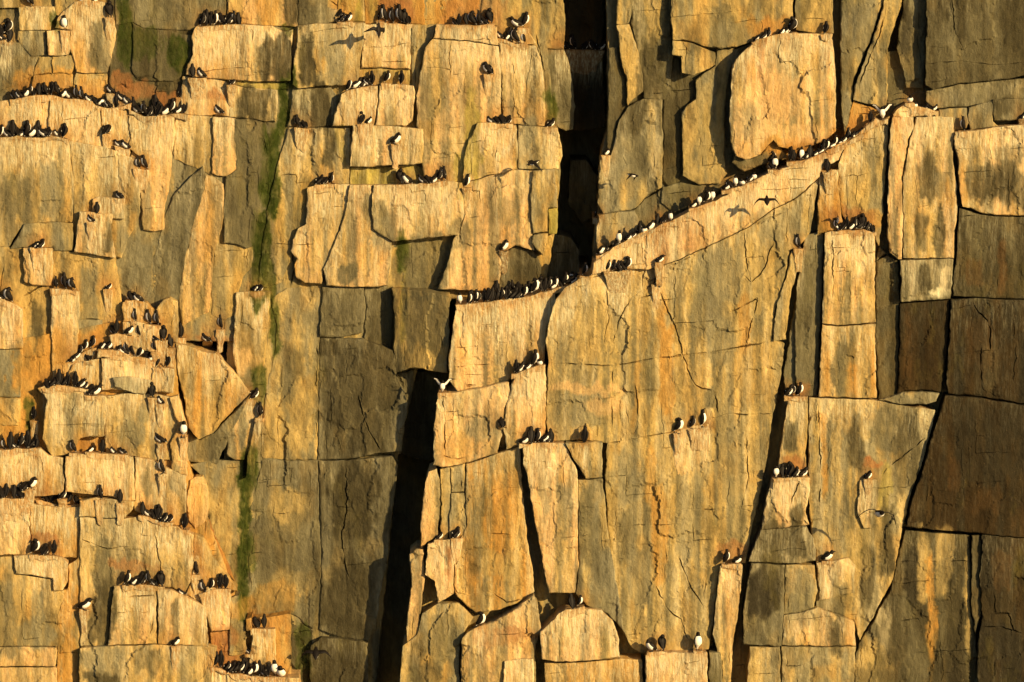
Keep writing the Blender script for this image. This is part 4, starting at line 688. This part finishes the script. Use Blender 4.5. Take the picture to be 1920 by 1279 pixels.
def build_block(b, name, mat, parent, step=3.9):
    ring = dens_line(b['pts'], 4.0)
    rx, ry = warp(np.array([p[0] for p in ring]), np.array([p[1] for p in ring]))
    q = np.stack([rx, ry], 1)
    x0, y0 = q.min(0); x1, y1 = q.max(0)
    gx, gy = np.meshgrid(np.arange(x0 + 1, x1, step), np.arange(y0 + 1, y1, step))
    gx = (gx + rng.uniform(-.35, .35, gx.shape) * step).ravel(); gy = (gy + rng.uniform(-.35, .35, gy.shape) * step).ravel()
    m = inpoly(gx, gy, q); gx, gy = gx[m], gy[m]
    if len(gx):
        dp = dist_poly(gx, gy, q)
        keep = dp > 2.2
        hid = (dq(gx, gy) > bdepth(b, gx, gy) + .1) | (gx < -30) | (gx > 1950) | (gy < -30) | (gy > 1310)
        keep &= ~hid | (rng.uniform(size=len(gx)) < .06)
        gx, gy, hid = gx[keep], gy[keep], hid[keep]
    # inset ring makes a worn edge
    n = len(q)
    tg = np.roll(q, -1, 0) - np.roll(q, 1, 0); nn = np.stack([tg[:, 1], -tg[:, 0]], 1); nn /= (np.hypot(nn[:, 0], nn[:, 1])[:, None] + 1e-9)
    ar = .5 * np.sum(q[:, 0] * np.roll(q[:, 1], -1) - np.roll(q[:, 0], -1) * q[:, 1])
    ins = q - nn * (1.6 if ar > 0 else -1.6)
    mi = inpoly(ins[:, 0], ins[:, 1], q); mi &= dist_poly(ins[:, 0], ins[:, 1], q) > 1.1
    ins = ins[mi]
    # crack points
    cx = []; cd = []
    for w, dpth, cp, bb in CRD:
        if bb[2] < x0 or bb[0] > x1 or bb[3] < y0 or bb[1] > y1: continue
        mm = inpoly(cp[:, 0], cp[:, 1], q)
        if mm.sum() < 3: continue
        mm &= dq(cp[:, 0], cp[:, 1]) <= bdepth(b, cp[:, 0], cp[:, 1]) + .1
        mm &= dist_poly(cp[:, 0], cp[:, 1], q) > 3
        if mm.sum() < 3: continue
        t = np.gradient(cp, axis=0); t /= np.hypot(t[:, 0], t[:, 1])[:, None] + 1e-9
        nrm = np.stack([t[:, 1], -t[:, 0]], 1)
        c = cp[mm]; nr = nrm[mm]
        ends = np.minimum(np.arange(len(c)), np.arange(len(c))[::-1])
        ww = w * np.clip((ends + 1) / 4, .3, 1)
        dd = dpth * np.clip((ends + .5) / 4, .1, 1) * (.12 + 1.2 * sstep(.25, .75, vnoise(c[:, 0] / 16, c[:, 1] / 16, 71)))
        cx += [c, c + nr * ww[:, None], c - nr * ww[:, None]]
        cd += [dd, -dd * .12, dd * .0]
        if len(gx):
            for k in range(0, len(c)):
                far = np.hypot(gx - c[k, 0], gy - c[k, 1]) > 2.2
                if not far.all(): gx, gy = gx[far], gy[far]
    parts = [q, ins]; dispc = [np.zeros(n), np.zeros(len(ins))]
    if cx:
        ca = np.concatenate(cx); cdd = np.concatenate(cd)
        okm = inpoly(ca[:, 0], ca[:, 1], q) & (dist_poly(ca[:, 0], ca[:, 1], q) > 2.0)
        parts.append(ca[okm]); dispc.append(cdd[okm])
    if len(gx): parts.append(np.stack([gx, gy], 1)); dispc.append(np.zeros(len(gx)))
    A = np.concatenate(parts); dc = np.concatenate(dispc)
    r = delaunay_2d_cdt([Vector(p) for p in A.tolist()], [], [list(range(n))], 1, 1e-4)
    V2 = np.array([(v.x, v.y) for v in r[0]]); orig = r[3]; F = [list(f) for f in r[2]]
    x, y = V2[:, 0], V2[:, 1]
    dcv = np.array([dc[o[0]] if len(o) else 0 for o in orig])
    isb = np.array([1 if (len(o) and min(o) < n) else 0 for o in orig], bool)
    de = dist_poly(x, y, q); de[isb] = 0
    wv = 1.4 + 6 * vnoise(x / 14, y / 14, b['seed'] + 9) ** 3
    bev = (.003 + .07 * vnoise(x / 16, y / 16, b['seed'] + 8) ** 3) * (1 - np.clip(de / wv, 0, 1)) ** 2
    dep = bdepth(b, x, y) + relief(b, x, y) - bev - dcv
    # distance below the top edge of the block, for the droppings
    topx = np.array([p[0] for p in b['pts']], float); topy = np.array([p[1] for p in b['pts']], float)
    xs_s = np.linspace(topx.min(), topx.max(), 24); tops = []
    for xx in xs_s:
        ys = []
        for i in range(len(topx)):
            j = (i + 1) % len(topx)
            if min(topx[i], topx[j]) <= xx <= max(topx[i], topx[j]) and topx[i] != topx[j]:
                ys.append(topy[i] + (topy[j] - topy[i]) * (xx - topx[i]) / (topx[j] - topx[i]))
        tops.append(min(ys) if ys else topy.min())
    dtop = y - np.interp(x, xs_s, tops)
    base, msk = colours(b, x, y, dtop, 0)
    W = P(x, y, dep)
    # sides: follow the outline back into the rock
    loop = {}
    for vi, o in enumerate(orig):
        for k in o:
            if k < n: loop[k] = vi
    lp = [loop[k] for k in range(n) if k in loop]
    lp = [v for i, v in enumerate(lp) if v != lp[i - 1]]
    W = [W]; off = len(x); prev = lp; bs = [base]; ms = [msk]
    xb, yb, db = x[lp], y[lp], dep[lp]
    back = b.get('backd', 1.6)
    for k, t in enumerate((.10, .38, back)):
        nz = .03 * fbm(xb / 8 + k * 7, yb / 8, b['seed'] + k, 2) if k < 2 else 0
        Pk = P(xb, yb, db); Pk[:, 1] += t
        # push outline slightly sideways for broken sides
        if k < 2:
            Pk[:, 0] += .02 * fbm(xb / 7, yb / 7 + k * 5, b['seed'] + 30, 2) - .008 * (k + 1) * np.sign(xb - b['c'][0]); Pk[:, 2] -= .004 * k
        W.append(Pk); cur = list(range(off, off + len(lp))); off += len(lp)
        for i in range(len(lp)):
            j = (i + 1) % len(lp)
            F.append([prev[i], prev[j], cur[j], cur[i]])
        prev = cur
        tp = base[lp].copy(); mt = msk[lp].copy()
        if b.get('ledge') or b['wash'] > .5:
            tp = tp * .5 + (ALB['P'] * .45 + ALB['R'] * .55) * .5
        bs.append(tp); ms.append(mt * [[.4, 1, 1]])
    o = link_mesh(name, np.concatenate(W), F, mat, np.concatenate(bs), np.concatenate(ms), parent)
    return o

# ---------------------------------------------------------------- materials
def newmat(name):
    m = bpy.data.materials.new(name); m.use_nodes = True
    return m, m.node_tree.nodes, m.node_tree.links, m.node_tree.nodes['Principled BSDF']
def mathn(N, L, op, a, b=None, clamp=False):
    n = N.new('ShaderNodeMath'); n.operation = op; n.use_clamp = clamp
    for i, v in enumerate((a, b)):
        if v is None: continue
        if isinstance(v, (int, float)): n.inputs[i].default_value = v
        else: L.new(v, n.inputs[i])
    return n.outputs[0]
def noise(N, L, co, scale, mapping, detail=4, rough=.6):
    mp = N.new('ShaderNodeMapping'); mp.inputs['Scale'].default_value = mapping; L.new(co, mp.inputs[0])
    n = N.new('ShaderNodeTexNoise'); n.inputs['Scale'].default_value = scale; n.inputs['Detail'].default_value = detail; n.inputs['Roughness'].default_value = rough
    L.new(mp.outputs[0], n.inputs[0]); return n.outputs[0]
def ramp(N, L, v, a, b):
    r = N.new('ShaderNodeMapRange'); r.inputs[1].default_value = a; r.inputs[2].default_value = b; L.new(v, r.inputs[0]); return r.outputs[0]
def mix(N, L, f, a, b, mode='MIX'):
    n = N.new('ShaderNodeMix'); n.data_type = 'RGBA'; n.blend_type = mode
    for s, v in ((0, f), (6, a), (7, b)):
        if isinstance(v, (int, float)): n.inputs[s].default_value = v
        elif isinstance(v, tuple): n.inputs[s].default_value = v
        else: L.new(v, n.inputs[s])
    return n.outputs[2]
def rock_material():
    m, N, L, bs = newmat('bird_cliff_rock')
    geo = N.new('ShaderNodeNewGeometry').outputs['Position']
    at = N.new('ShaderNodeAttribute'); at.attribute_name = 'base'
    ms = N.new('ShaderNodeAttribute'); ms.attribute_name = 'msk'
    sp = N.new('ShaderNodeSeparateColor'); L.new(ms.outputs['Color'], sp.inputs[0])
    wash, rust, moss = sp.outputs[0], sp.outputs[1], sp.outputs[2]
    nst = noise(N, L, geo, 8, (1, 1, .10), 6, .7)       # vertical streaks
    nst2 = noise(N, L, geo, 24, (1, 1, .11), 4, .7)
    nmid = noise(N, L, geo, 2.2, (1, 1, .55), 6, .62)
    nfin = noise(N, L, geo, 14, (1, 1, .35), 5, .7)
    ngr = noise(N, L, geo, 60, (1, 1, .8), 3, .7)
    v = mathn(N, L, 'MULTIPLY', ramp(N, L, nmid, .3, .7), .50)
    v = mathn(N, L, 'ADD', v, mathn(N, L, 'MULTIPLY', ramp(N, L, nst, .3, .7), .18))
    v = mathn(N, L, 'ADD', v, mathn(N, L, 'MULTIPLY', ramp(N, L, nfin, .3, .7), .42))
    v = mathn(N, L, 'ADD', v, .44)
    cc = N.new('ShaderNodeCombineColor')
    for i in range(3): L.new(v, cc.inputs[i])
    col = mix(N, L, 1.0, at.outputs['Color'], cc.outputs[0], 'MULTIPLY')
    # runs of droppings
    st = ramp(N, L, nst2, .46, .66)
    f = mathn(N, L, 'MULTIPLY', mathn(N, L, 'MULTIPLY', st, wash), .85, True)
    wc = tuple(ALB['W'] * .92) + (1,)
    col = mix(N, L, f, col, wc)
    dk = mathn(N, L, 'MULTIPLY', ramp(N, L, nst2, .44, .32), mathn(N, L, 'ADD', mathn(N, L, 'MULTIPLY', wash, .35), .10))
    col = mix(N, L, dk, col, tuple(ALB['D'] * 1.1) + (1,))
    # lichen specks and small splashes
    ns = noise(N, L, geo, 11, (1, 1, .8), 6, .75)
    col = mix(N, L, mathn(N, L, 'MULTIPLY', ramp(N, L, ns, .60, .70), .55), col, tuple(ALB['D'] * .8) + (1,))
    nw = noise(N, L, geo, 34, (1, 1, .5), 3, .8)
    col = mix(N, L, mathn(N, L, 'MULTIPLY', ramp(N, L, nw, .68, .73), .5), col, tuple(ALB['P'] * .8) + (1,))
    ng = noise(N, L, geo, 1.1, (1, 1, .4), 5, .7)
    col = mix(N, L, mathn(N, L, 'MULTIPLY', ramp(N, L, ng, .56, .74), .25), col, tuple(ALB['Y'] * .62) + (1,))
    L.new(col, bs.inputs['Base Color'])
    bs.inputs['Roughness'].default_value = .82
    bs.inputs['Specular IOR Level'].default_value = .08
    wf = mathn(N, L, 'ADD', mathn(N, L, 'MULTIPLY', wash, .6), .10)
    h = mathn(N, L, 'ADD', mathn(N, L, 'MULTIPLY', mathn(N, L, 'MULTIPLY', nst2, .7), wf), mathn(N, L, 'MULTIPLY', nfin, .75))
    h = mathn(N, L, 'ADD', h, mathn(N, L, 'MULTIPLY', ngr, .28))
    h = mathn(N, L, 'ADD', h, mathn(N, L, 'MULTIPLY', noise(N, L, geo, 4.5, (1, 1, .7), 7, .68), 1.5))
    h = mathn(N, L, 'ADD', h, mathn(N, L, 'MULTIPLY', mathn(N, L, 'MULTIPLY', nst, 1.0), wf))
    bp = N.new('ShaderNodeBump'); bp.inputs['Strength'].default_value = .62; bp.inputs['Distance'].default_value = .07
    L.new(h, bp.inputs['Height']); L.new(bp.outputs[0], bs.inputs['Normal'])
    return m
ROCK = rock_material()
def plumage(name, rgb, var=.25, rough=.6):
    m, N, L, bs = newmat(name)
    tc = N.new('ShaderNodeTexCoord').outputs['Object']
    n = noise(N, L, tc, 30, (1, 1, .4), 3)
    v = mathn(N, L, 'ADD', mathn(N, L, 'MULTIPLY', n, var * 2), 1 - var)
    cc = N.new('ShaderNodeCombineColor')
    for i in range(3): L.new(v, cc.inputs[i])
    L.new(mix(N, L, 1.0, tuple(rgb) + (1,), cc.outputs[0], 'MULTIPLY'), bs.inputs['Base Color'])
    bs.inputs['Roughness'].default_value = rough
    bs.inputs['Specular IOR Level'].default_value = .15
    return m
DARK = plumage('dark_plumage', (.009, .007, .006)); WHITE = plumage('white_plumage', (.85, .82, .76), .08)
BILL = plumage('black_bill', (.012, .011, .010), .1, .4); FOOT = plumage('dark_feet', (.03, .026, .02), .2)

# ---------------------------------------------------------------- the cliff
def backing():
    """the body of the mountain behind the separate blocks, wider and taller than the view"""
    xs = np.arange(-900, 2830, 26.0); ys = np.arange(-700, 2100, 26.0)
    X, Y = np.meshgrid(xs, ys)
    inside = (X > -70) & (X < 2000) & (Y > -70) & (Y < 1360)
    D = np.where(inside, -3.2, 0)
    out = ~inside
    right = X > 1000
    D = np.where(out, np.where(right, 1.5, .3) + .6 * (Y > 1200) + .9 * (np.floor(fbm(X / 160, Y / 220, 3, 3) * 5) / 5), D)
    D = D + .18 * fbm(X / 50, Y / 80, 4, 4)
    # the chasm runs on above and below the frame
    ch = np.where(Y < 200, np.abs(X - 1120) < 34, np.abs(X - 735) < 40) & out
    D = np.where(ch, -3.0, D)
    x, y, d = X.ravel(), Y.ravel(), D.ravel()
    W = P(x, y, d); nx = len(xs); F = []
    for i in range(len(ys) - 1):
        for j in range(nx - 1):
            a = i * nx + j; F.append([a, a + 1, a + nx + 1, a + nx])
    bb = dict(col='G', wash=.2, seed=5)
    base, msk = colours(bb, x, y, y * 0 + 60, 0)
    o = link_mesh('cliff', W, F, ROCK, base, msk, None); o['kind'] = 'structure'
    return o
CLIFF = backing()
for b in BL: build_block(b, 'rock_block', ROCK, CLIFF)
for b in LEDGES:
    b['backd'] = max(.5, b['d'] - b['back'] + .35)
    build_block(b, 'rock_ledge', ROCK, CLIFF, 3.0)

# ---------------------------------------------------------------- guillemots
def loft(rings, nseg=12):
    """rings: (centre, forward, side_half, front_half, back_half) along a spine; returns V, F, and per-face ventral measure"""
    V = []; F = []; vt = []
    for (c, t, sw, fr, bk) in rings:
        t = Vector(t).normalized(); sd = Vector((1, 0, 0)); fd = sd.cross(t).normalized()   # fd = ventral direction
        if fd.y > 0 and abs(fd.y) > .3: fd = -fd
        for k in range(nseg):
            a = 2 * math.pi * k / nseg; cx, sy_ = math.cos(a), math.sin(a)
            V.append(Vector(c) + sd * sw * cx + fd * (fr if sy_ > 0 else bk) * sy_)
    for i in range(len(rings) - 1):
        for k in range(nseg):
            F.append((i * nseg + k, i * nseg + (k + 1) % nseg, (i + 1) * nseg + (k + 1) % nseg, (i + 1) * nseg + k))
            vt.append((i, math.sin(2 * math.pi * (k + .5) / nseg), math.cos(2 * math.pi * (k + .5) / nseg)))
    F.append(tuple(range(nseg))[::-1]); vt.append((0, 0, 0))
    m = (len(rings) - 1) * nseg; F.append(tuple(range(m, m + nseg))); vt.append((len(rings), 0, 0))
    return V, F, vt
def mk(name, V, F, mats, mi=None, smooth=True):
    me = bpy.data.meshes.new(name); me.from_pydata([tuple(v) for v in V], [], F)
    for m in mats: me.materials.append(m)
    if mi is not None: me.polygons.foreach_set('material_index', mi)
    if smooth: me.polygons.foreach_set('use_smooth', [True] * len(F))
    me.update(); return me
def spine(pts, prof, n=15):
    """smooth curve through pts (y, z) from tail to crown with profile (side, front, back) keys"""
    P2 = [Vector((0, p[0], p[1])) for p in pts]
    def cr(t):
        s = t * (len(P2) - 1); i = min(int(s), len(P2) - 2); f = s - i
        a = P2[max(i - 1, 0)]; b = P2[i]; c = P2[i + 1]; d = P2[min(i + 2, len(P2) - 1)]
        return .5 * ((2 * b) + (c - a) * f + (2 * a - 5 * b + 4 * c - d) * f * f + (3 * b - a - 3 * c + d) * f ** 3)
    out = []
    ts = [k[0] for k in prof]
    for i in range(n):
        t = i / (n - 1); c = cr(t); tg = cr(min(1, t + .02)) - cr(max(0, t - .02))
        v = [float(np.interp(t, ts, [k[j] for k in prof])) for j in (1, 2, 3)]
        out.append((c, tg, *v))
    return out
PROF = [(0, .008, .004, .004), (.10, .028, .016, .012), (.22, .056, .044, .036), (.38, .088, .078, .060), (.55, .088, .074, .060), (.68, .060, .050, .046), (.76, .047, .043, .042), (.84, .043, .045, .040), (.92, .042, .045, .040), (.97, .030, .032, .028), (1, .010, .010, .010)]
# pose: spine points (y forward is negative, z up), bill direction
POSES = {
 'up':     dict(sp=[(.085, -.005), (.035, .075), (-.02, .165), (-.035, .255), (-.03, .33), (-.05, .385)], bill=(-.98, .12), turn=0),
 'raised': dict(sp=[(.075, -.005), (.03, .08), (-.01, .18), (-.015, .28), (-.01, .37), (-.022, .43)], bill=(-.72, .70), turn=0),
 'turned': dict(sp=[(.085, -.005), (.035, .075), (-.02, .165), (-.035, .250), (-.03, .32), (-.035, .370)], bill=(-.5, .05), turn=1.2),
 'tucked': dict(sp=[(.10, .0), (.04, .07), (-.03, .14), (-.045, .215), (-.02, .265), (.03, .275)], bill=(.8, -.45), turn=0),
 'crouch': dict(sp=[(.16, .025), (.09, .055), (.0, .09), (-.075, .145), (-.105, .205), (-.14, .245)], bill=(-.97, .05), turn=0),
 'hunched': dict(sp=[(.13, .015), (.075, .055), (.0, .10), (-.055, .16), (-.07, .21), (-.10, .232)], bill=(-.85, -.5), turn=.7),
}
def pose_meshes(pn):
    ps = POSES[pn]; rings = spine(ps['sp'], PROF, 17); V, F, vt = loft(rings, 12)
    n = 17; mi = []
    for (i, s, c) in vt:
        t = i / (n - 1)
        lim = .30 if t > .2 else .05
        if pn in ('crouch', 'hunched'): lim = .22
        w = .06 < t < .68 and (s > lim or (t < .26 and s > -.45))
        mi.append(1 if w else 0)
    body = mk('guillemot_body', V, F, [DARK, WHITE], mi)
    # bill from the front of the head
    hc = Vector(rings[14][0]); a = math.radians(0) ; tr = ps['turn']
    bd = Vector((math.sin(tr) * abs(ps['bill'][0]), ps['bill'][0] * math.cos(tr), ps['bill'][1])).normalized()
    up = Vector((0, 0, 1)); sd = bd.cross(up).normalized(); up = sd.cross(bd)
    BV = []
    for (l, w, h) in ((.018, .013, .016), (.045, .010, .013), (.068, .007, .009), (.086, .0015, .002)):
        c = hc + bd * l - up * (.0 + .06 * l)
        for k in range(6):
            q = 2 * math.pi * k / 6; BV.append(c + sd * w * math.cos(q) + up * h * math.sin(q))
    BF = [(i * 6 + k, i * 6 + (k + 1) % 6, (i + 1) * 6 + (k + 1) % 6, (i + 1) * 6 + k) for i in range(3) for k in range(6)] + [tuple(range(6))[::-1], tuple(range(18, 24))]
    bill = mk('guillemot_bill', BV, BF, [BILL])
    # folded wings hug the flanks towards the back
    wings = []
    for sgn in (-1, 1):
        WV = []; nw = 9
        for i in range(nw):
            t = .70 - .62 * i / (nw - 1)
            k = min(int(t * 16), 15); f = t * 16 - k
            c = Vector(rings[k][0]).lerp(Vector(rings[k + 1][0]), f); tg = Vector(rings[k][1]).normalized()
            sw = rings[k][2] * (1 - f) + rings[k + 1][2] * f; bk = rings[k][4] * (1 - f) + rings[k + 1][4] * f
            fd = Vector((1, 0, 0)).cross(tg).normalized()
            if fd.y > 0 and abs(fd.y) > .3: fd = -fd
            wd = (.056 * math.sin(math.pi * min(1, (i + .8) / (nw - .2))) ** .6 + .004)
            cc = c + Vector((sgn, 0, 0)) * (sw * .86 + .004 * (i > 4)) - fd * bk * .25
            for q in range(8):
                al = 2 * math.pi * q / 8
                WV.append(cc + Vector((sgn, 0, 0)) * .014 * math.cos(al) * (1 if i not in (0, nw - 1) else .3) - fd * (wd * math.sin(al)) + Vector((-sgn, 0, 0)) * abs(math.sin(al)) ** 2 * .016)
        WF = [(i * 8 + k, i * 8 + (k + 1) % 8, (i + 1) * 8 + (k + 1) % 8, (i + 1) * 8 + k) for i in range(nw - 1) for k in range(8)] + [tuple(range(8))[::-1], tuple(range((nw - 1) * 8, nw * 8))]
        wm = [0] * len(WF)
        for k in range(8): wm[4 * 8 + k] = 1 if k in (3, 4) else 0    # the white wing bar
        wings.append(mk('guillemot_wing', WV, WF, [DARK, WHITE], wm))
    return body, bill, wings
def foot_mesh(s):
    V = [(s - .006, .03, .045), (s + .006, .03, .045), (s + .008, .0, .004), (s - .008, .0, .004), (s - .006, .042, .045), (s + .006, .042, .045), (s + .01, .014, .0), (s - .01, .014, .0),
         (s - .03, -.065, .002), (s, -.075, .003), (s + .03, -.065, .002), (s - .03, -.063, -.006), (s, -.073, -.006), (s + .03, -.063, -.006), (s - .012, .01, .012), (s + .012, .01, .012)]
    F = [(0, 1, 2, 3), (4, 7, 6, 5), (0, 3, 7, 4), (1, 5, 6, 2), (0, 4, 5, 1), (14, 8, 9), (14, 9, 15), (15, 9, 10), (8, 11, 12, 9), (9, 12, 13, 10), (7, 12, 11), (7, 6, 12), (6, 13, 12), (14, 7, 11, 8), (15, 10, 13, 6), (14, 15, 6, 7)]
    return mk('guillemot_foot', V, F, [FOOT], smooth=False)
PM = {k: pose_meshes(k) for k in POSES}
FEET = [foot_mesh(-.03), foot_mesh(.03)]
def wing_open(sgn, droop, fold=1.0):
    """a spread wing from the shoulder: arm, wrist and pointed hand"""
    st = [(.03, .0, .062), (.10, .02 * fold, .064), (.17, .015, .058), (.24, -.01, .052), (.31, .015, .042), (.37, .05, .026), (.42, .085, .006)]
    V = []
    for i, (x, y, c) in enumerate(st):
        z = .05 * math.sin(i / 6 * math.pi) * 1.2 - droop * (i / 6) ** 2 * .22
        for q, (cy, cz) in enumerate(((-1, 0), (-.5, .010), (.4, .007), (1, 0), (.4, -.004), (-.5, -.006))):
            V.append((sgn * x, y + cy * c, z + cz))
    n = len(st)
    F = [(i * 6 + k, i * 6 + (k + 1) % 6, (i + 1) * 6 + (k + 1) % 6, (i + 1) * 6 + k) for i in range(n - 1) for k in range(6)] + [(0, 1, 2, 3, 4, 5), tuple(range(n * 6 - 6, n * 6))]
    return V, F
def label_part(name, me, parent, loc=None, rot=None):
    o = bpy.data.objects.new(name, me); COL.objects.link(o); o.parent = parent
    if loc is not None: o.location = loc
    if rot is not None: o.rotation_euler = rot
    return o
WO = {}
for sgn in (-1, 1):
    for dr in (0, 1):
        V, F = wing_open(sgn, dr); mi = [0] * len(F)
        for i in range(len(F) - 2):
            if i % 6 in (3, 4) and i // 6 < 4: mi[i] = 1
        WO[sgn, dr] = mk('guillemot_open_wing', V, F, [DARK, WHITE], mi)

ORD = ['first', 'second', 'third', 'fourth', 'fifth', 'sixth', 'seventh', 'eighth', 'ninth', 'tenth', 'eleventh', 'twelfth', 'thirteenth', 'fourteenth', 'fifteenth', 'sixteenth', 'seventeenth', 'eighteenth', 'nineteenth', 'twentieth'] + ['twenty-' + w for w in ('first', 'second', 'third', 'fourth', 'fifth', 'sixth', 'seventh', 'eighth', 'ninth')] + ['thirtieth'] + ['thirty-' + w for w in ('first', 'second', 'third', 'fourth', 'fifth', 'sixth')]
brng = random.Random(3)
LOOK = {'b': 'with back turned', 'f': 'showing its white breast', 'l': 'facing left', 'r': 'facing right'}
def place_bird(x, foot, st, h, label, group):
    crouched = 's' in st
    if crouched: pn = 'hunched' if ('p' in st or brng.random() < .4) else 'crouch'
    elif 'u' in st: pn = 'raised'
    else: pn = brng.choice(['up', 'up', 'turned', 'tucked' if st[0] != 'f' else 'up'])
    H = {'up': .42, 'raised': .475, 'turned': .41, 'tucked': .32, 'crouch': .285, 'hunched': .27}[pn]
    s = max(.76, min(1.3, (.96 if 'slanting' in label else 1.06) * h * S / H))
    yaw = {'b': 180 + brng.uniform(-32, 32), 'f': brng.uniform(-22, 22), 'l': -98 + brng.uniform(-24, 26), 'r': 98 + brng.uniform(-26, 24)}[st[0]]
    if crouched and st[0] == 'b': yaw = brng.choice([140, 160, 200, 220]) + brng.uniform(-12, 12)
    e = bpy.data.objects.new('guillemot', None); COL.objects.link(e)
    e.empty_display_size = .1
    e.location = foot; e.rotation_euler = (math.radians(brng.uniform(-5, 5)), math.radians(brng.uniform(-4, 4)), math.radians(yaw)); e.scale = (s * brng.uniform(1.0, 1.12), s, s)
    e['label'] = label; e['category'] = 'bird'; e['group'] = group
    body, bill, wings = PM[pn]
    label_part('body', body, e, (0, 0, .035 if not crouched else .01)); label_part('bill', bill, e, (0, 0, .035 if not crouched else .01))
    if 'w' in st:
        for sgn in (-1, 1):
            label_part('wing', WO[sgn, 0], e, (sgn * .03, -.01, .27), (math.radians(-60), sgn * math.radians(-38), 0))
    else:
        for w in wings: label_part('wing', w, e, (0, 0, .035 if not crouched else .01))
    for f in FEET: label_part('foot', f, e)
    return e
SMALL = sorted([(bd[3] if len(bd) > 3 else 18, gi, k) for gi, (_, _, bl) in enumerate(BIRDS) for k, bd in enumerate(bl) if len(bl) > 4 and 's' in bd[2]])[:110]
SMALL = {(g_, k_) for _, g_, k_ in SMALL}; CROWD = []
NB = 0
for b in LEDGES:
    gi, g = b['g']; desc, _, birds = BIRDS[gi]
    order = sorted(range(len(birds)), key=lambda k: birds[k][0])
    xs = [p[0] for p in b['top']]; ys = [p[1] for p in b['top']]
    for k in g:
        bd = birds[k]; x, y, st = bd[0], bd[1], bd[2]; h = bd[3] if len(bd) > 3 else (18 if 's' in st else 28)
        wx, wy = warp(np.array([float(x)]), np.array([float(np.interp(x, xs, ys))]))
        f = P(x, wy[0], b['d'])
        room = b['d'] - b['back']
        f[1] += min(.16, max(.07, room * .5)) + brng.uniform(-.03, .03); f[2] -= .012
        look = LOOK[st[0]]; pose = 'crouching ' if 's' in st else ('wing-flapping ' if 'w' in st else 'upright ')
        i = order.index(k); n = len(birds)
        o_ = 'alone' if n == 1 else 'leftmost' if i == 0 else 'rightmost' if i == n - 1 else ORD[i] + ' from left'
        for lab in (f"{pose}guillemot {look}, {o_} on {desc}", f"{pose}guillemot, {o_} on {desc}", f"guillemot, {o_} on {desc}"):
            if len(lab.split()) <= 16: break
        e = place_bird(x, Vector(f), st, h, lab, 'guillemots on ' + desc); NB += 1
        if (gi, k) in SMALL: CROWD.append(e)
# the small huddled ones between the others, joined into one mass
CV = []; CF = []; CM = []
for e in CROWD:
    M = Matrix.LocRotScale(e.location, e.rotation_euler, e.scale)
    for ch in [c for c in COL.objects if c.parent == e]:
        off = len(CV); MM = M @ Matrix.Translation(ch.location); sh = {DARK: 0, WHITE: 1, BILL: 0, FOOT: 0}
        CV += [MM @ v.co for v in ch.data.vertices]
        for p in ch.data.polygons:
            CF.append([off + v for v in p.vertices]); CM.append(sh[ch.data.materials[p.material_index]])
        bpy.data.objects.remove(ch)
    bpy.data.objects.remove(e)
crowd = bpy.data.objects.new('huddled_guillemots', mk('huddled_guillemots', CV, CF, [DARK, WHITE], CM)); COL.objects.link(crowd)
crowd['kind'] = 'stuff'; crowd['label'] = 'small crouching guillemots huddled between the others along the crowded ledges'; crowd['category'] = 'birds'
# birds on the wing
bodyF = None
def fly_body():
    rings = spine([(.21, .0), (.12, .0), (.0, -.005), (-.10, .0), (-.16, .004), (-.22, .008)], PROF, 17); V, F, vt = loft(rings, 12)
    mi = [1 if (.1 < i / 16 < .74 and s > .1) else 0 for (i, s, c) in vt]
    # ventral direction of a horizontal spine must point down
    zs = sum(V[2 * 12 * 4 + 3].z for _ in (0,))
    return mk('guillemot_flying_body', V, F, [DARK, WHITE], mi)
FB = fly_body()
def place_fly(x, y, span, roll, head, label):
    e = bpy.data.objects.new('flying_guillemot', None); COL.objects.link(e)
    d0 = float(dq(x, y)) + (.9 if span < 70 else 1.8)
    e.location = Vector(P(x, y, d0))
    s = span * S / .84
    e.scale = (s, s, s)
    rot = {'away': (-38, 0, 180), 'toward': (-12, 0, 14), 'left': (-10, 22, -70), 'right': (-6, 0, 70), 'up': (-40, 25, -120)}[head]
    m = Matrix.Rotation(roll, 4, 'Y') @ Matrix.Rotation(math.radians(rot[2]), 4, 'Z') @ Matrix.Rotation(math.radians(rot[1]), 4, 'Y') @ Matrix.Rotation(math.radians(rot[0]), 4, 'X')
    e.rotation_euler = m.to_euler()
    e['label'] = label; e['category'] = 'bird'; e['group'] = 'guillemots in flight before the cliff'
    label_part('body', FB, e); label_part('bill', PM['up'][1], e, Vector((0, -.215, .01)) - Vector(spine(POSES['up']['sp'], PROF, 17)[14][0]) + Vector((0, .03, 0)))
    for sgn in (-1, 1): label_part('wing', WO[sgn, 1], e, (0, -.05, .012))
for f in FLY: place_fly(*f)
print('birds', NB, 'blocks', len(BL), 'ledges', len(LEDGES), 'verts', sum(len(m.vertices) for m in bpy.data.meshes))
